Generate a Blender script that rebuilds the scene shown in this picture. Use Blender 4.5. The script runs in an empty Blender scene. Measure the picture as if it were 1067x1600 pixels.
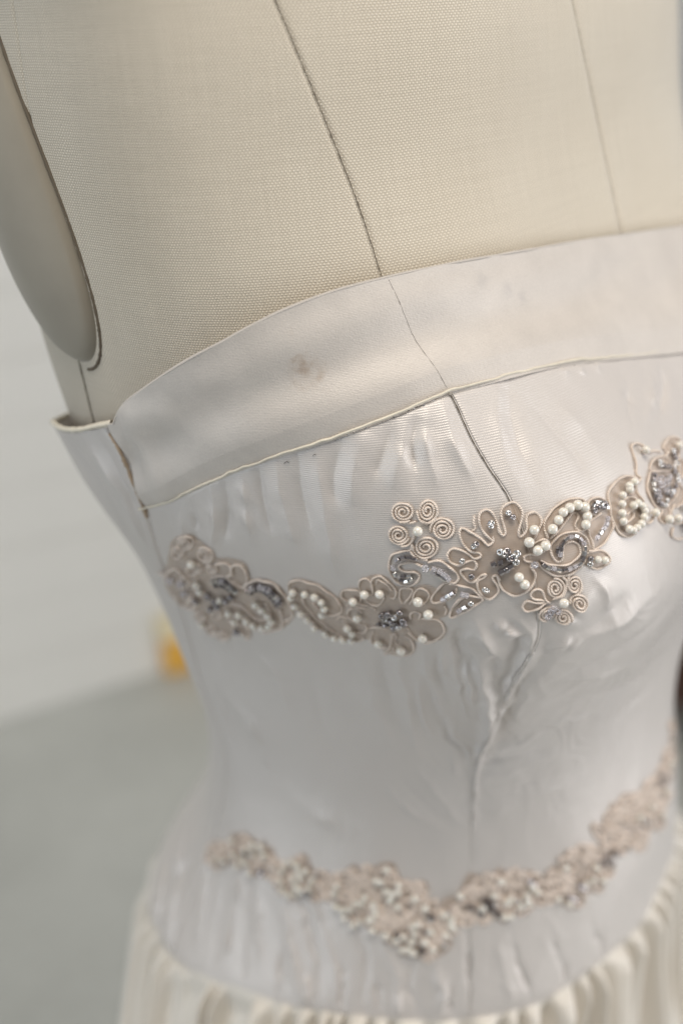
import bpy, bmesh, math, random
import numpy as np
from mathutils import Vector, geometry
from mathutils.bvhtree import BVHTree
random.seed(7); np.random.seed(7)
D = math.pi/180
FL = 1.05                                   # waist height above the floor (m)
SC = bpy.context.scene
COL = SC.collection

# ------------------------------------------------------------------ camera
CAM = dict(az=50.1165, tilt=25.5849, roll=-2.7693, dist=.55867, look=(-.014234, .030949, .074297), f=1778.)
def cam_frame():
    az, ti, ro = CAM['az']*D, CAM['tilt']*D, CAM['roll']*D
    look = np.array(CAM['look'])
    back = np.array([-math.sin(az)*math.cos(ti), -math.cos(az)*math.cos(ti), math.sin(ti)])
    right = np.array([math.cos(az), -math.sin(az), 0]); up = np.cross(back, right)
    r = right*math.cos(ro)+up*math.sin(ro); u = np.cross(back, r)
    return look+back*CAM['dist'], r, u, back, CAM['f']
CO, CR, CU, CB, CF = cam_frame()
cd = bpy.data.cameras.new('camera'); cam = bpy.data.objects.new('camera', cd); COL.objects.link(cam)
from mathutils import Matrix
M = Matrix(((CR[0], CU[0], CB[0], CO[0]), (CR[1], CU[1], CB[1], CO[1]), (CR[2], CU[2], CB[2], CO[2]+FL), (0, 0, 0, 1)))
cam.matrix_world = M
cd.sensor_fit = 'VERTICAL'; cd.sensor_height = 36; cd.lens = 40.0
cd.clip_start = .02; cd.clip_end = 60
cd.dof.use_dof = True; cd.dof.focus_distance = .354; cd.dof.aperture_fstop = 4.1; cd.dof.aperture_blades = 9
SC.camera = cam

# ------------------------------------------------------------------ light
W = bpy.data.worlds.new('World'); SC.world = W; W.use_nodes = True
bgn = W.node_tree.nodes['Background']; bgn.inputs[0].default_value = (.92, .94, 1.0, 1); bgn.inputs[1].default_value = .14
SC.view_settings.view_transform = 'Standard'; SC.view_settings.look = 'None'; SC.view_settings.exposure = .06; SC.view_settings.gamma = 1
def area(name, loc, target, size, sizey, power, color):
    l = bpy.data.lights.new(name, 'AREA'); l.shape = 'RECTANGLE'; l.size = size; l.size_y = sizey
    l.energy = power; l.color = color
    o = bpy.data.objects.new(name, l); COL.objects.link(o)
    o.location = loc
    o.rotation_euler = (Vector(target)-Vector(loc)).to_track_quat('-Z', 'Y').to_euler()
    return o
def cs(rt, up, bk):      # room position given from the dress: metres to the right, up, toward the viewer
    h = np.array([-math.sin(CAM['az']*D), -math.cos(CAM['az']*D), 0]); s = np.array([math.cos(CAM['az']*D), -math.sin(CAM['az']*D), 0])
    p = s*rt+h*bk; return (p[0], p[1], FL+up)
area('window_light', cs(1.9, .05, .62), (0, 0, FL+.0), 1.2, 1.6, 25, (.95, .965, 1.0))
area('room_light', cs(.15, 2.1, .75), (0, 0, FL+.15), 1.5, 1.2, 40, (1.0, .94, .86))
area('side_window_light', cs(-1.9, .1, 1.2), (0, 0, FL+.0), 1.0, 1.5, 15, (.80, .90, 1.0))

# ------------------------------------------------------------------ materials
class NT:
    def __init__(s, name):
        s.m = bpy.data.materials.new(name); s.m.use_nodes = True; s.t = s.m.node_tree; s.b = s.t.nodes['Principled BSDF']
    def n(s, typ, **kw):
        nd = s.t.nodes.new(typ)
        for k, v in kw.items():
            if k.startswith('i_'):
                key = k[2:]; key = int(key) if key.isdigit() else key.replace('_', ' ')
                nd.inputs[key].default_value = v
            else: setattr(nd, k, v)
        return nd
    def l(s, a, b): s.t.links.new(a, b)
    def math(s, op, a, b=None, clamp=False):
        nd = s.t.nodes.new('ShaderNodeMath'); nd.operation = op; nd.use_clamp = clamp
        for i, v in enumerate((a, b)):
            if v is None: continue
            if isinstance(v, (int, float)): nd.inputs[i].default_value = v
            else: s.l(v, nd.inputs[i])
        return nd.outputs[0]
    def mix(s, f, a, b):
        nd = s.t.nodes.new('ShaderNodeMix'); nd.data_type = 'RGBA'
        for i, v in ((0, f), (6, a), (7, b)):
            if isinstance(v, (int, float)): nd.inputs[i].default_value = v
            elif isinstance(v, tuple): nd.inputs[i].default_value = (*v, 1)
            else: s.l(v, nd.inputs[i])
        return nd.outputs[2]
    def set(s, **kw):
        for k, v in kw.items():
            k = k.replace('_', ' ')
            if isinstance(v, tuple) and len(v) == 3 and k != 'Subsurface Radius': v = (*v, 1)
            s.b.inputs[k].default_value = v
    def uvs(s, scale_x, scale_y):
        uv = s.n('ShaderNodeUVMap'); sp = s.n('ShaderNodeSeparateXYZ'); s.l(uv.outputs[0], sp.inputs[0])
        return s.math('MULTIPLY', sp.outputs[0], scale_x), s.math('MULTIPLY', sp.outputs[1], scale_y), uv.outputs[0]
    def noise(s, vec, scale, detail=2, rough=.5):
        nd = s.n('ShaderNodeTexNoise'); nd.inputs['Scale'].default_value = scale; nd.inputs['Detail'].default_value = detail
        nd.inputs['Roughness'].default_value = rough
        if vec is not None: s.l(vec, nd.inputs['Vector'])
        return nd.outputs[0]
    def obj(s): return s.n('ShaderNodeTexCoord').outputs['Object']
    def ramp(s, f, p0, c0, p1, c1):
        nd = s.n('ShaderNodeValToRGB'); s.l(f, nd.inputs[0])
        e = nd.color_ramp.elements; e[0].position = p0; e[0].color = (*c0, 1); e[1].position = p1; e[1].color = (*c1, 1)
        return nd.outputs[0]
    def bump(s, h, dist, strength=1.0):
        nd = s.n('ShaderNodeBump'); nd.inputs['Distance'].default_value = dist; nd.inputs['Strength'].default_value = strength
        s.l(h, nd.inputs['Height']); s.l(nd.outputs[0], s.b.inputs['Normal'])

def mat_linen():
    s = NT('linen_weave')
    x, y, uv = s.uvs(1.0, 1.0)
    wob = s.noise(uv, 90, 3); wob2 = s.noise(uv, 140, 2)
    T = .00080
    xs = s.math('ADD', s.math('MULTIPLY', x, math.pi/T), s.math('MULTIPLY', wob, 2.2))
    ys = s.math('ADD', s.math('MULTIPLY', y, math.pi/T), s.math('MULTIPLY', wob2, 2.2))
    h = s.math('MULTIPLY', s.math('SINE', xs), s.math('SINE', ys))
    h1 = s.math('ADD', s.math('MULTIPLY', h, .5), .5)
    # thread gaps
    gx = s.math('ABSOLUTE', s.math('SINE', xs)); gy = s.math('ABSOLUTE', s.math('SINE', ys))
    gap = s.math('MULTIPLY', gx, gy)
    mp = s.n('ShaderNodeMapping'); s.l(uv, mp.inputs[0]); mp.inputs['Scale'].default_value = (900, 25, 1)
    slub = s.noise(mp.outputs[0], 1, 2)
    mp2 = s.n('ShaderNodeMapping'); s.l(uv, mp2.inputs[0]); mp2.inputs['Scale'].default_value = (25, 900, 1)
    slub2 = s.noise(mp2.outputs[0], 1, 2)
    big = s.noise(uv, 16, 3)
    base = s.mix(big, (.77, .705, .605), (.85, .80, .71))
    t1 = s.mix(s.math('MULTIPLY', s.math('ADD', slub, slub2), .5), (.84, .83, .80), (1.07, 1.07, 1.06))
    mul = s.n('ShaderNodeMix'); mul.data_type = 'RGBA'; mul.blend_type = 'MULTIPLY'; mul.inputs[0].default_value = 1
    s.l(base, mul.inputs[6]); s.l(t1, mul.inputs[7])
    g = s.math('ADD', s.math('MULTIPLY', s.math('POWER', gap, .6), .42), s.math('MULTIPLY', h1, .50))
    dk = s.mix(g, (.48, .43, .36), (1.22, 1.21, 1.19))
    mul2 = s.n('ShaderNodeMix'); mul2.data_type = 'RGBA'; mul2.blend_type = 'MULTIPLY'; mul2.inputs[0].default_value = 1
    s.l(mul.outputs[2], mul2.inputs[6]); s.l(dk, mul2.inputs[7])
    s.l(mul2.outputs[2], s.b.inputs['Base Color'])
    s.set(Roughness=.85, Specular_IOR_Level=.2, Sheen_Weight=.35, Sheen_Roughness=.45, Sheen_Tint=(.85, .92, 1))
    s.bump(s.math('ADD', g, s.math('MULTIPLY', slub, .3)), .00035, .8)
    return s.m
def mat_satin(name, base1, base2, rough=.36, metal=0, rib=.00066, ribamp=.00004, stain=None, sheen=.25, grain=.00006, mott=.0):
    s = NT(name)
    x, y, uv = s.uvs(1, 1)
    n1 = s.noise(uv, 9, 3); n2 = s.noise(uv, 60, 4, .6)
    c = s.mix(n1, base1, base2)
    yy = s.math('ADD', s.math('MULTIPLY', y, 2*math.pi/rib), s.math('MULTIPLY', s.noise(uv, 30, 2), 5))
    xx = s.math('ADD', s.math('MULTIPLY', x, 2*math.pi/(rib*.9)), s.math('MULTIPLY', s.noise(uv, 40, 2), 4))
    h = s.math('ADD', s.math('SINE', yy), s.math('MULTIPLY', s.math('MULTIPLY', s.math('SINE', xx), s.math('SINE', yy)), .6))
    shade = s.math('ADD', s.math('ADD', s.math('MULTIPLY', h, .022), s.math('ADD', s.math('MULTIPLY', s.noise(uv, 1500, 2, .7), .10+mott), s.math('MULTIPLY', s.noise(uv, 70, 4, .6), mott*2))), .91-mott*1.5)
    cc = s.n('ShaderNodeMix'); cc.data_type = 'RGBA'; cc.blend_type = 'MULTIPLY'; cc.inputs[0].default_value = 1
    s.l(c, cc.inputs[6]); s.l(shade, cc.inputs[7])
    out = cc.outputs[2]
    if stain:
        ob = s.obj()
        for (p, rad, col, amt) in stain:
            vs = s.n('ShaderNodeVectorMath', operation='DISTANCE'); s.l(ob, vs.inputs[0]); vs.inputs[1].default_value = p
            d = s.math('ADD', vs.outputs['Value'], s.math('MULTIPLY', s.math('SUBTRACT', s.noise(ob, 260, 5, .7), .5), rad*2.6))
            f = s.math('MULTIPLY', s.math('SUBTRACT', 1.0, s.math('DIVIDE', d, rad), True), amt, True)
            out = s.mix(f, out, col)
    s.l(out, s.b.inputs['Base Color'])
    r = s.math('ADD', s.math('MULTIPLY', n2, .12), rough-.06)
    s.l(r, s.b.inputs['Roughness'])
    s.set(Specular_IOR_Level=.45, Sheen_Weight=sheen, Sheen_Roughness=.35, Metallic=metal)
    hh = s.math('ADD', s.math('MULTIPLY', h, ribamp), s.math('MULTIPLY', s.noise(uv, 1100, 3, .7), grain))
    s.bump(hh, 1.0, 1.0)
    return s.m
def mat_simple(name, col, rough=.5, spec=.5, metal=0, **kw):
    s = NT(name)
    n = s.noise(s.obj(), kw.pop('nscale', 300), 3)
    a = kw.pop('var', .12)
    c = s.mix(n, tuple(v*(1-a) for v in col), tuple(min(1, v*(1+a)) for v in col)); s.l(c, s.b.inputs['Base Color'])
    s.set(Roughness=rough, Specular_IOR_Level=spec, Metallic=metal, **kw)
    return s.m
M_LINEN = mat_linen()
M_THREAD_GAP = mat_simple('seam_thread_and_gap_brown', (.16, .13, .095), .8, .2)
M_THREADL = mat_simple('pale_thread', (.50, .46, .40), .7, .3)
M_PIPE = mat_simple('cream_edge_fold', (.74, .68, .56), .55, .4)
M_CAP = mat_simple('grey_cap_cloth', (.33, .295, .235), .62, .35, nscale=60, var=.10, Sheen_Weight=.4, Sheen_Roughness=.4)
def mat_cord(name='rayon_cord'):
    s = NT(name)
    x, y, uv = s.uvs(1, 1)
    # twist: x round the cord (0..1), y along it in metres
    tw = s.math('SINE', s.math('ADD', s.math('MULTIPLY', x, 2*math.pi*2), s.math('MULTIPLY', y, 2*math.pi/.0008)))
    f = s.math('ADD', s.math('MULTIPLY', tw, .35), .55, True)
    n = s.noise(s.obj(), 420, 2)
    c = s.mix(f, (.79, .63, .52), (1.0, .88, .78))
    c2 = s.mix(s.math('MULTIPLY', n, .5), c, (.94, .82, .69)); s.l(c2, s.b.inputs['Base Color'])
    s.set(Roughness=.34, Specular_IOR_Level=.7, Sheen_Weight=.2)
    s.bump(tw, .0001, 1.0)
    return s.m
M_CORD = mat_cord()
M_PEARL = mat_simple('pearl', (.82, .775, .69), .13, .8, nscale=40, var=.03, Coat_Weight=.6, Coat_Roughness=.08, Subsurface_Weight=.15, Subsurface_Radius=(.004, .003, .002), Subsurface_Scale=.3)
M_SILVER = mat_simple('silver_lined_bead', (.66, .64, .62), .12, .8, .85, nscale=900, var=.45, Coat_Weight=1.0, Coat_Roughness=.03)
M_DARK = mat_simple('dark_silver_bead', (.32, .29, .29), .14, .8, .8, nscale=900, var=.5, Coat_Weight=1.0, Coat_Roughness=.03)
def mat_glass():
    s = NT('clear_glass_bead'); s.set(Base_Color=(.92, .9, .93), Roughness=.05, IOR=1.45, Transmission_Weight=.75, Specular_IOR_Level=.8)
    return s.m
M_GLASS = mat_glass()
def mat_net():
    s = NT('tan_organza_ground')
    x, y, uv = s.uvs(1, 1)
    n = s.noise(uv, 160, 3)
    c = s.mix(n, (.46, .33, .235), (.70, .545, .42)); s.l(c, s.b.inputs['Base Color'])
    T = .0006
    g = s.math('MULTIPLY', s.math('SINE', s.math('MULTIPLY', x, 2*math.pi/T)), s.math('SINE', s.math('MULTIPLY', y, 2*math.pi/T)))
    a = s.math('ADD', s.math('MULTIPLY', g, .25), s.math('ADD', s.math('MULTIPLY', n, .6), .12), True)
    s.l(a, s.b.inputs['Alpha'])
    s.set(Roughness=.55, Sheen_Weight=.4)
    return s.m
M_NET = mat_net()

# ------------------------------------------------------------------ body surface  u: azimuth (0 = centre front), z: height from waist
def interp(z, zs, vs):
    zs = np.asarray(zs, float); vs = np.asarray(vs, float); m = np.gradient(vs, zs)
    z = np.clip(z, zs[0], zs[-1]); i = np.clip(np.searchsorted(zs, z, side='right')-1, 0, len(zs)-2)
    h = zs[i+1]-zs[i]; t = (z-zs[i])/h
    return (2*t**3-3*t**2+1)*vs[i]+(t**3-2*t**2+t)*h*m[i]+(-2*t**3+3*t**2)*vs[i+1]+(t**3-t**2)*h*m[i+1]
BZ = [-.45, -.30, -.20, -.12, -.05, .00, .05, .10, .15, .20, .25, .30, .36, .42, .47]
BA = [.2804, .2338, .1892, .1502, .1219, .1185, .1275, .1412, .1630, .1760, .1791, .1782, .172, .115, .062]
BFR = [.1885, .1605, .1381, .1290, .1295, .1240, .1190, .1195, .1158, .0958, .0851, .0806, .065, .055, .058]
BBK = [.1756, .1496, .1294, .1249, .0859, .0757, .0838, .0914, .1013, .1060, .1071, .1071, .09, .07, .06]
BUST = (.048, .5162, .46, .1173, .068, .085)
PLANE = (.155, .0, -.10, .010)
def surf(u, z):
    u = np.asarray(u, float); z = np.asarray(z, float)+0*u; u = u+0*z
    a = interp(z, BZ, BA); bf = interp(z, BZ, BFR); bb = interp(z, BZ, BBK)
    s, c = np.sin(u), np.cos(u)
    x = a*np.sign(s)*np.abs(s)**.92
    w = 1/(1+np.exp(-c*8)); b = bf*w+bb*(1-w)
    y = -b*np.sign(c)*np.abs(c)**.92
    am, u0, su, z0, sd, sp = BUST
    dz = z-z0; g = np.exp(-(dz/np.where(dz < 0, sd, sp))**2)
    k = am*g*(np.exp(-((u-u0)/su)**2)+np.exp(-((u+u0)/su)**2))
    x = x+k*s*.8; y = y-k*c
    p = np.stack([x, y, z], -1)
    d, ny, nz, kk = PLANE
    for sg in (-1, 1):
        n = np.array([sg, ny, nz]); n = n/np.linalg.norm(n)
        q = p@n-d
        fade = 1/(1+np.exp(-(z-.165)/.012))
        p = p-(kk*np.logaddexp(0, q/kk)*fade)[..., None]*n
    return p
def nrm(u, z):
    e = 2e-4
    du = surf(u+e, z)-surf(u-e, z); dz = surf(u, z+e)-surf(u, z-e)
    n = np.cross(du, dz); return n/(np.linalg.norm(n, axis=-1, keepdims=True)+1e-12)

def grid_bvh(off, z0, z1, nu=520, nz=420):
    U, Z = np.meshgrid(np.linspace(-200*D, 120*D, nu), np.linspace(z0, z1, nz))
    p = (surf(U, Z)+nrm(U, Z)*off).reshape(-1, 3)
    idx = np.arange(nu*nz).reshape(nz, nu)
    q = np.stack([idx[:-1, :-1], idx[:-1, 1:], idx[1:, 1:], idx[1:, :-1]], -1).reshape(-1, 4)
    return BVHTree.FromPolygons(p.tolist(), q.tolist()), U.reshape(-1), Z.reshape(-1), p, q
BV_T = grid_bvh(.0, .10, .42)
BV_D = grid_bvh(.004, -.30, .26)
def ray(px, py):
    v = CR*(px-533.5)/CF-CU*(py-800)/CF-CB
    return CO, v/np.linalg.norm(v)
def uz(px, py, bv=None):
    bv = bv or BV_D
    o, v = ray(px, py)
    loc, n, i, d = bv[0].ray_cast(Vector(o), Vector(v))
    if loc is None: return None
    _, U, Z, p, q = bv
    f = q[i]; P = p[f]; L = np.array(loc)
    e1, e2 = P[1]-P[0], P[3]-P[0]
    A = np.stack([e1, e2], 1); st = np.linalg.lstsq(A, L-P[0], rcond=None)[0]
    return (U[f[0]]+(U[f[1]]-U[f[0]])*st[0], Z[f[0]]+(Z[f[3]]-Z[f[0]])*st[1])
def catmull(P, n=8, closed=False):
    P = np.asarray(P, float)
    if len(P) < 3: 
        t = np.linspace(0, 1, n+1)[:, None]; return P[0]+(P[-1]-P[0])*t
    Q = np.vstack([P[-1:], P, P[:2]]) if closed else np.vstack([2*P[0]-P[1], P, 2*P[-1]-P[-2]])
    out = []
    for i in range(len(Q)-3):
        a, b, c, d = Q[i:i+4]; t = np.linspace(0, 1, n, endpoint=False)[:, None]
        out.append(.5*((2*b)+(-a+c)*t+(2*a-5*b+4*c-d)*t**2+(-a+3*b-3*c+d)*t**3))
    out = np.vstack(out)
    return out if closed else np.vstack([out, P[-1:]])
def chart(pts, bv=None, smooth=6):
    P = catmull(pts, smooth) if smooth else np.array(pts, float)
    r = [uz(x, y, bv) for x, y in P]
    return np.array([q for q in r if q is not None])

# curves along the body as z(u) or u(z)
class ZofU:
    def __init__(s, pts, left, right, bv=None):
        c = chart(pts, bv); o = np.argsort(c[:, 0]); c = c[o]
        c = c[(c[:, 0] > left[0][0]) & (c[:, 0] < right[-1][0])] if len(left) else c
        L = np.array(left+[(a, b) for a, b in c]+right); o = np.argsort(L[:, 0]); s.u, s.z = L[o, 0], L[o, 1]
    def __call__(s, u): return np.interp((u+math.pi) % (2*math.pi)-math.pi, s.u, s.z)
class UofZ:
    def __init__(s, pts, lo=(), hi=(), bv=None):
        c = chart(pts, bv); c = np.array(list(lo)+[(a, b) for a, b in c]+list(hi)); o = np.argsort(c[:, 1]); s.u, s.z = c[o, 0], c[o, 1]
    def __call__(s, z): return np.interp(z, s.z, s.u)

TOP_PX = [(190, 655), (205, 625), (250, 590), (300, 557), (350, 530), (400, 503), (450, 480), (520, 455), (600, 435), (680, 418), (750, 405), (830, 391), (900, 378), (970, 368), (1060, 355), (1110, 349)]
SEAM_PX = [(228, 792), (262, 783), (300, 764), (350, 741), (420, 715), (500, 690), (560, 668), (620, 645), (660, 628), (700, 612), (760, 595), (850, 572), (930, 560), (1000, 552), (1062, 546), (1115, 540)]
c_top = chart(TOP_PX); c_seam = chart(SEAM_PX)
print('top', c_top[0]/[D, 1], c_top[-1]/[D, 1], 'seam', c_seam[0]/[D, 1], c_seam[-1]/[D, 1])
def sym(c, tail):
    """z(u) for the whole round from the visible left half, mirrored about the centre front"""
    c = c[np.argsort(c[:, 0])]; h = c[c[:, 0] < -1*D]
    L = np.vstack([np.array(tail), h]); L = L[np.argsort(L[:, 0])]
    V = c[c[:, 0] >= -1*D]                      # seen beyond the centre front
    ue = V[-1, 0]; R = L[::-1].copy(); R[:, 0] *= -1; R = R[R[:, 0] > ue+.03]
    dlt = V[-1, 1]-np.interp(-ue, L[:, 0], L[:, 1]); R[:, 1] += dlt*np.exp(-(R[:, 0]-ue)/.5)
    full = np.vstack([L, V, R]); return full[:, 0], full[:, 1]
uL = c_top[0, 0]; zL = c_top[0, 1]
side_px = chart([(99, 655), (113, 663), (135, 665), (160, 660), (182, 656)], smooth=3)
print('side', side_px/[D, 1], )
TU, TZ = sym(np.vstack([side_px, c_top]), [(-180*D, side_px[0, 1]-.034), (-150*D, side_px[0, 1]-.026), (-122*D, side_px[0, 1]-.010)])
SU, SZ = sym(c_seam, [(-180*D, c_seam[0, 1]-.02), (c_seam[0, 0]-.5, c_seam[0, 1]-.01)])
wrap = lambda u: (u+math.pi) % (2*math.pi)-math.pi
ztop = lambda u: np.interp(wrap(u), TU, TZ)
zseam = lambda u: np.interp(wrap(u), SU, SZ)
HIP_PX = [(228, 1420), (255, 1480), (295, 1520), (345, 1545), (400, 1563), (470, 1575), (560, 1590), (640, 1597), (720, 1597), (790, 1585), (860, 1562), (930, 1515), (1000, 1450), (1035, 1390), (1058, 1330)]
c_hip = chart(HIP_PX); print('hip', c_hip[0]/[D, 1], c_hip[-1]/[D, 1], c_hip[:, 1].min())
HU = np.concatenate([[-math.pi], c_hip[np.argsort(c_hip[:, 0])][:, 0], [math.pi]])
HZ = np.concatenate([[c_hip[0, 1]+.005], c_hip[np.argsort(c_hip[:, 0])][:, 1], [c_hip[-1, 1]]])
zhip = lambda u: np.interp(wrap(u), HU, HZ)
# seams running down the body
P_UP = [(430, 0), (470, 95), (515, 205), (560, 320), (598, 437)]
P_DN = [(600, 437), (625, 490), (650, 540), (700, 612), (735, 685), (765, 735), (795, 780), (822, 850), (838, 930), (842, 985), (835, 1012), (802, 1067), (760, 1142), (743, 1199), (736, 1300), (735, 1400), (735, 1597)]
ps_t = UofZ(P_UP, bv=BV_T); ps_d = UofZ(P_DN)
cf_t = UofZ([(895, 0), (935, 190), (972, 366)], bv=BV_T)
print('princess', ps_t.u/D, ps_d.u[::12]/D, 'cf', cf_t.u/D)
side_t = UofZ([(131, 590), (136, 618), (141, 645)], bv=BV_T)
side_d = UofZ([(180, 668), (195, 700), (210, 745), (226, 790), (262, 900), (310, 1040), (350, 1170), (345, 1260), (320, 1340)])
print('side seam', side_t.u/D, side_d.u[::8]/D)

# ------------------------------------------------------------------ wrinkles
STROKES = []      # (polyline (u,z) metric, width m, height m)
KX = .16
def stroke(pts, wpx, hmm, smooth=3):
    c = chart(pts, smooth=smooth)
    if len(c) < 2: return
    STROKES.append((c*[KX, 1], wpx/4300., hmm/1000.*(1.2 if abs(hmm) >= 1.1 else 1)))
for pts, w, h in [
    # puckers under the band seam
    ([(645, 640), (630, 690), (612, 765)], 13, .9), ([(668, 636), (664, 690), (684, 765)], 10, .9), ([(690, 628), (706, 690), (745, 765)], 10, .7),
    ([(652, 650), (646, 700), (650, 770)], 9, -.8), ([(615, 655), (600, 700), (575, 770)], 11, -.6), ([(575, 672), (556, 720), (548, 790)], 16, .8), ([(535, 685), (522, 740), (520, 800)], 14, -.6),
    ([(498, 700), (500, 760), (515, 850), (522, 900)], 16, .9), ([(465, 705), (468, 760), (482, 830)], 12, -.7), ([(432, 722), (440, 780), (462, 850)], 14, .8),
    ([(405, 730), (412, 790), (425, 840)], 10, -.8), ([(380, 740), (384, 790), (392, 850)], 12, .8), ([(352, 752), (356, 800), (350, 850)], 10, -.9), ([(330, 762), (336, 810), (330, 860)], 10, .7),
    ([(300, 778), (306, 820), (300, 850)], 10, -.7), ([(280, 790), (286, 830), (276, 860)], 9, .6),
    ([(798, 600), (800, 650), (812, 700), (840, 762)], 12, -1.0), ([(782, 604), (778, 660), (790, 720), (815, 770)], 12, .7), ([(822, 618), (860, 662), (905, 715), (930, 775)], 8, -.5), ([(845, 600), (890, 650), (930, 700), (950, 760)], 16, .5),
    ([(1035, 575), (1040, 605), (1030, 645)], 7, -.9), ([(1018, 580), (1020, 620), (1008, 660)], 10, .6), ([(985, 600), (982, 640), (990, 668)], 8, -.6), ([(880, 575), (884, 590)], 7, .5), ([(905, 570), (909, 585)], 7, .5), ([(930, 566), (935, 580)], 7, .5),
    # crumples under the trim
    ([(741, 968), (757, 1002), (782, 1038)], 11, 1.6), ([(748, 1036), (759, 1072), (764, 1117), (750, 1185)], 12, 1.9), ([(720, 975), (728, 1030), (742, 1080)], 12, -1.1),
    ([(792, 972), (815, 1000), (798, 1045), (778, 1095)], 11, -2.0), ([(815, 975), (832, 1004), (804, 1064), (760, 1142), (744, 1199), (738, 1300)], 6, 1.8), ([(848, 990), (852, 1012), (822, 1066), (775, 1140)], 10, -1.3),
    ([(775, 975), (800, 990), (828, 1000)], 9, 1.2),
    ([(690, 1010), (696, 1044), (712, 1090)], 6, .9), ([(703, 1008), (714, 1052), (716, 1080), (738, 1130)], 7, 1.0), ([(730, 1026), (742, 1052)], 6, -.7), ([(683, 1020), (686, 1060), (700, 1100)], 6, -.7),
    ([(650, 1066), (662, 1109), (676, 1155)], 8, .9), ([(662, 1064), (676, 1100), (694, 1140)], 8, -.9), ([(655, 1010), (668, 1050), (680, 1085)], 10, .7),
    ([(694, 1125), (701, 1157), (721, 1174), (728, 1195)], 5, -.9), ([(706, 1125), (714, 1156), (731, 1172), (736, 1200)], 6, .9), ([(705, 1180), (714, 1215)], 6, .7), ([(640, 1190), (690, 1250), (720, 1290)], 12, .5), ([(600, 1230), (640, 1270), (690, 1300)], 12, .5), ([(620, 1215), (660, 1262), (705, 1296)], 9, -.4),
    ([(612, 1010), (626, 1060), (640, 1120), (655, 1190)], 14, .8), ([(590, 1015), (604, 1080), (622, 1150)], 14, -.7), ([(735, 985), (728, 1030), (735, 1075), (742, 1120)], 9, 1.3), ([(712, 985), (716, 1020), (726, 1060)], 9, -1.0),
    ([(770, 1010), (776, 1045), (770, 1085)], 9, -1.4), ([(840, 1030), (870, 1060), (930, 1060), (1000, 1035)], 20, .8), ([(800, 1100), (850, 1100), (930, 1090), (1010, 1060)], 18, -.7), ([(790, 1130), (860, 1128), (950, 1110)], 16, .6),
    # sideways puckers right of the princess seam
    ([(735, 1170), (785, 1164), (850, 1136), (900, 1100)], 11, .9), ([(735, 1194), (780, 1188), (850, 1170)], 9, -1.0), ([(735, 1216), (795, 1206), (880, 1170)], 12, .6),
    ([(732, 1246), (790, 1240), (880, 1205)], 9, -.45), ([(732, 1268), (800, 1262), (890, 1225)], 12, .4),
    # folds radiating right
    ([(880, 985), (905, 960), (930, 915)], 14, 1.1), ([(900, 1000), (945, 975), (985, 930)], 13, -.9), ([(860, 1040), (920, 1000), (975, 975), (1030, 925)], 16, .9), ([(850, 1075), (930, 1040), (1000, 1000), (1050, 945)], 16, -.7),
    ([(870, 1110), (950, 1070), (1020, 1020), (1060, 980)], 18, .7), ([(960, 1130), (1010, 1080), (1045, 1030)], 12, -.5), ([(850, 1020), (880, 1010), (905, 1015)], 9, .8), ([(930, 905), (950, 930), (955, 960)], 9, .8),
    # soft folds on the left
    ([(360, 1090), (395, 1140), (425, 1215)], 18, .8), ([(330, 1060), (360, 1130), (375, 1200)], 16, -.6), ([(395, 1020), (430, 1060), (455, 1130)], 22, .5), ([(480, 1040), (500, 1130), (540, 1230)], 30, -.6), ([(560, 1030), (590, 1120), (620, 1190)], 26, .6),
    ([(300, 960), (330, 1010), (345, 1050)], 14, -.6), ([(318, 940), (350, 1000), (372, 1040)], 14, .6), ([(430, 1230), (500, 1280), (560, 1300)], 30, .6),
    # under the lower trim
    ([(445, 1360), (475, 1430), (495, 1500), (500, 1560)], 11, -1.6), ([(425, 1370), (448, 1440), (462, 1520), (470, 1570)], 14, 1.2), ([(468, 1370), (498, 1430), (520, 1500), (528, 1570)], 10, .8), ([(387, 1360), (380, 1430), (372, 1530)], 9, -2.0), ([(372, 1365), (358, 1440), (346, 1520)], 9, 1.3),
    ([(400, 1370), (400, 1440), (404, 1530)], 12, .8), ([(560, 1440), (570, 1510), (566, 1580)], 12, -.8), ([(600, 1470), (620, 1530), (612, 1590)], 12, .8), ([(650, 1500), (640, 1545), (655, 1592)], 9, -1.0), ([(680, 1500), (690, 1550), (686, 1594)], 12, .9), ([(795, 1460), (815, 1520), (830, 1565)], 8, -.9), ([(775, 1470), (792, 1530), (800, 1575)], 12, .6),
    ([(728, 1450), (731, 1520), (733, 1590)], 6, -.9),
    # drape at the hip side
    ([(285, 1270), (262, 1330), (250, 1410), (238, 1470)], 12, -2.6), ([(300, 1270), (282, 1340), (272, 1420), (262, 1480)], 14, 1.5), ([(330, 1300), (315, 1390), (305, 1490)], 12, .9), ([(350, 1370), (335, 1450), (325, 1520)], 8, -1.2),
    ([(240, 1430), (262, 1400), (300, 1330)], 9, -1.0), ([(432, 1480), (436, 1530), (430, 1570)], 7, -1.3), ([(530, 1500), (536, 1540), (530, 1580)], 7, -1.1), ([(478, 1520), (482, 1570)], 6, 1.2), ([(590, 1530), (594, 1588)], 7, -1.2), ([(625, 1540), (622, 1590)], 7, 1.0), ([(700, 1540), (704, 1592)], 6, -.9), ([(860, 1470), (880, 1510), (885, 1545)], 8, -.8), ([(920, 1440), (940, 1480), (946, 1505)], 8, -.7),
    # side panel
    ([(150, 690), (190, 760), (230, 850)], 14, .9), ([(165, 680), (205, 770), (238, 850)], 9, -.7), ([(120, 680), (170, 760), (205, 830)], 12, -.5),
]: stroke(pts, w, h)
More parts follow.
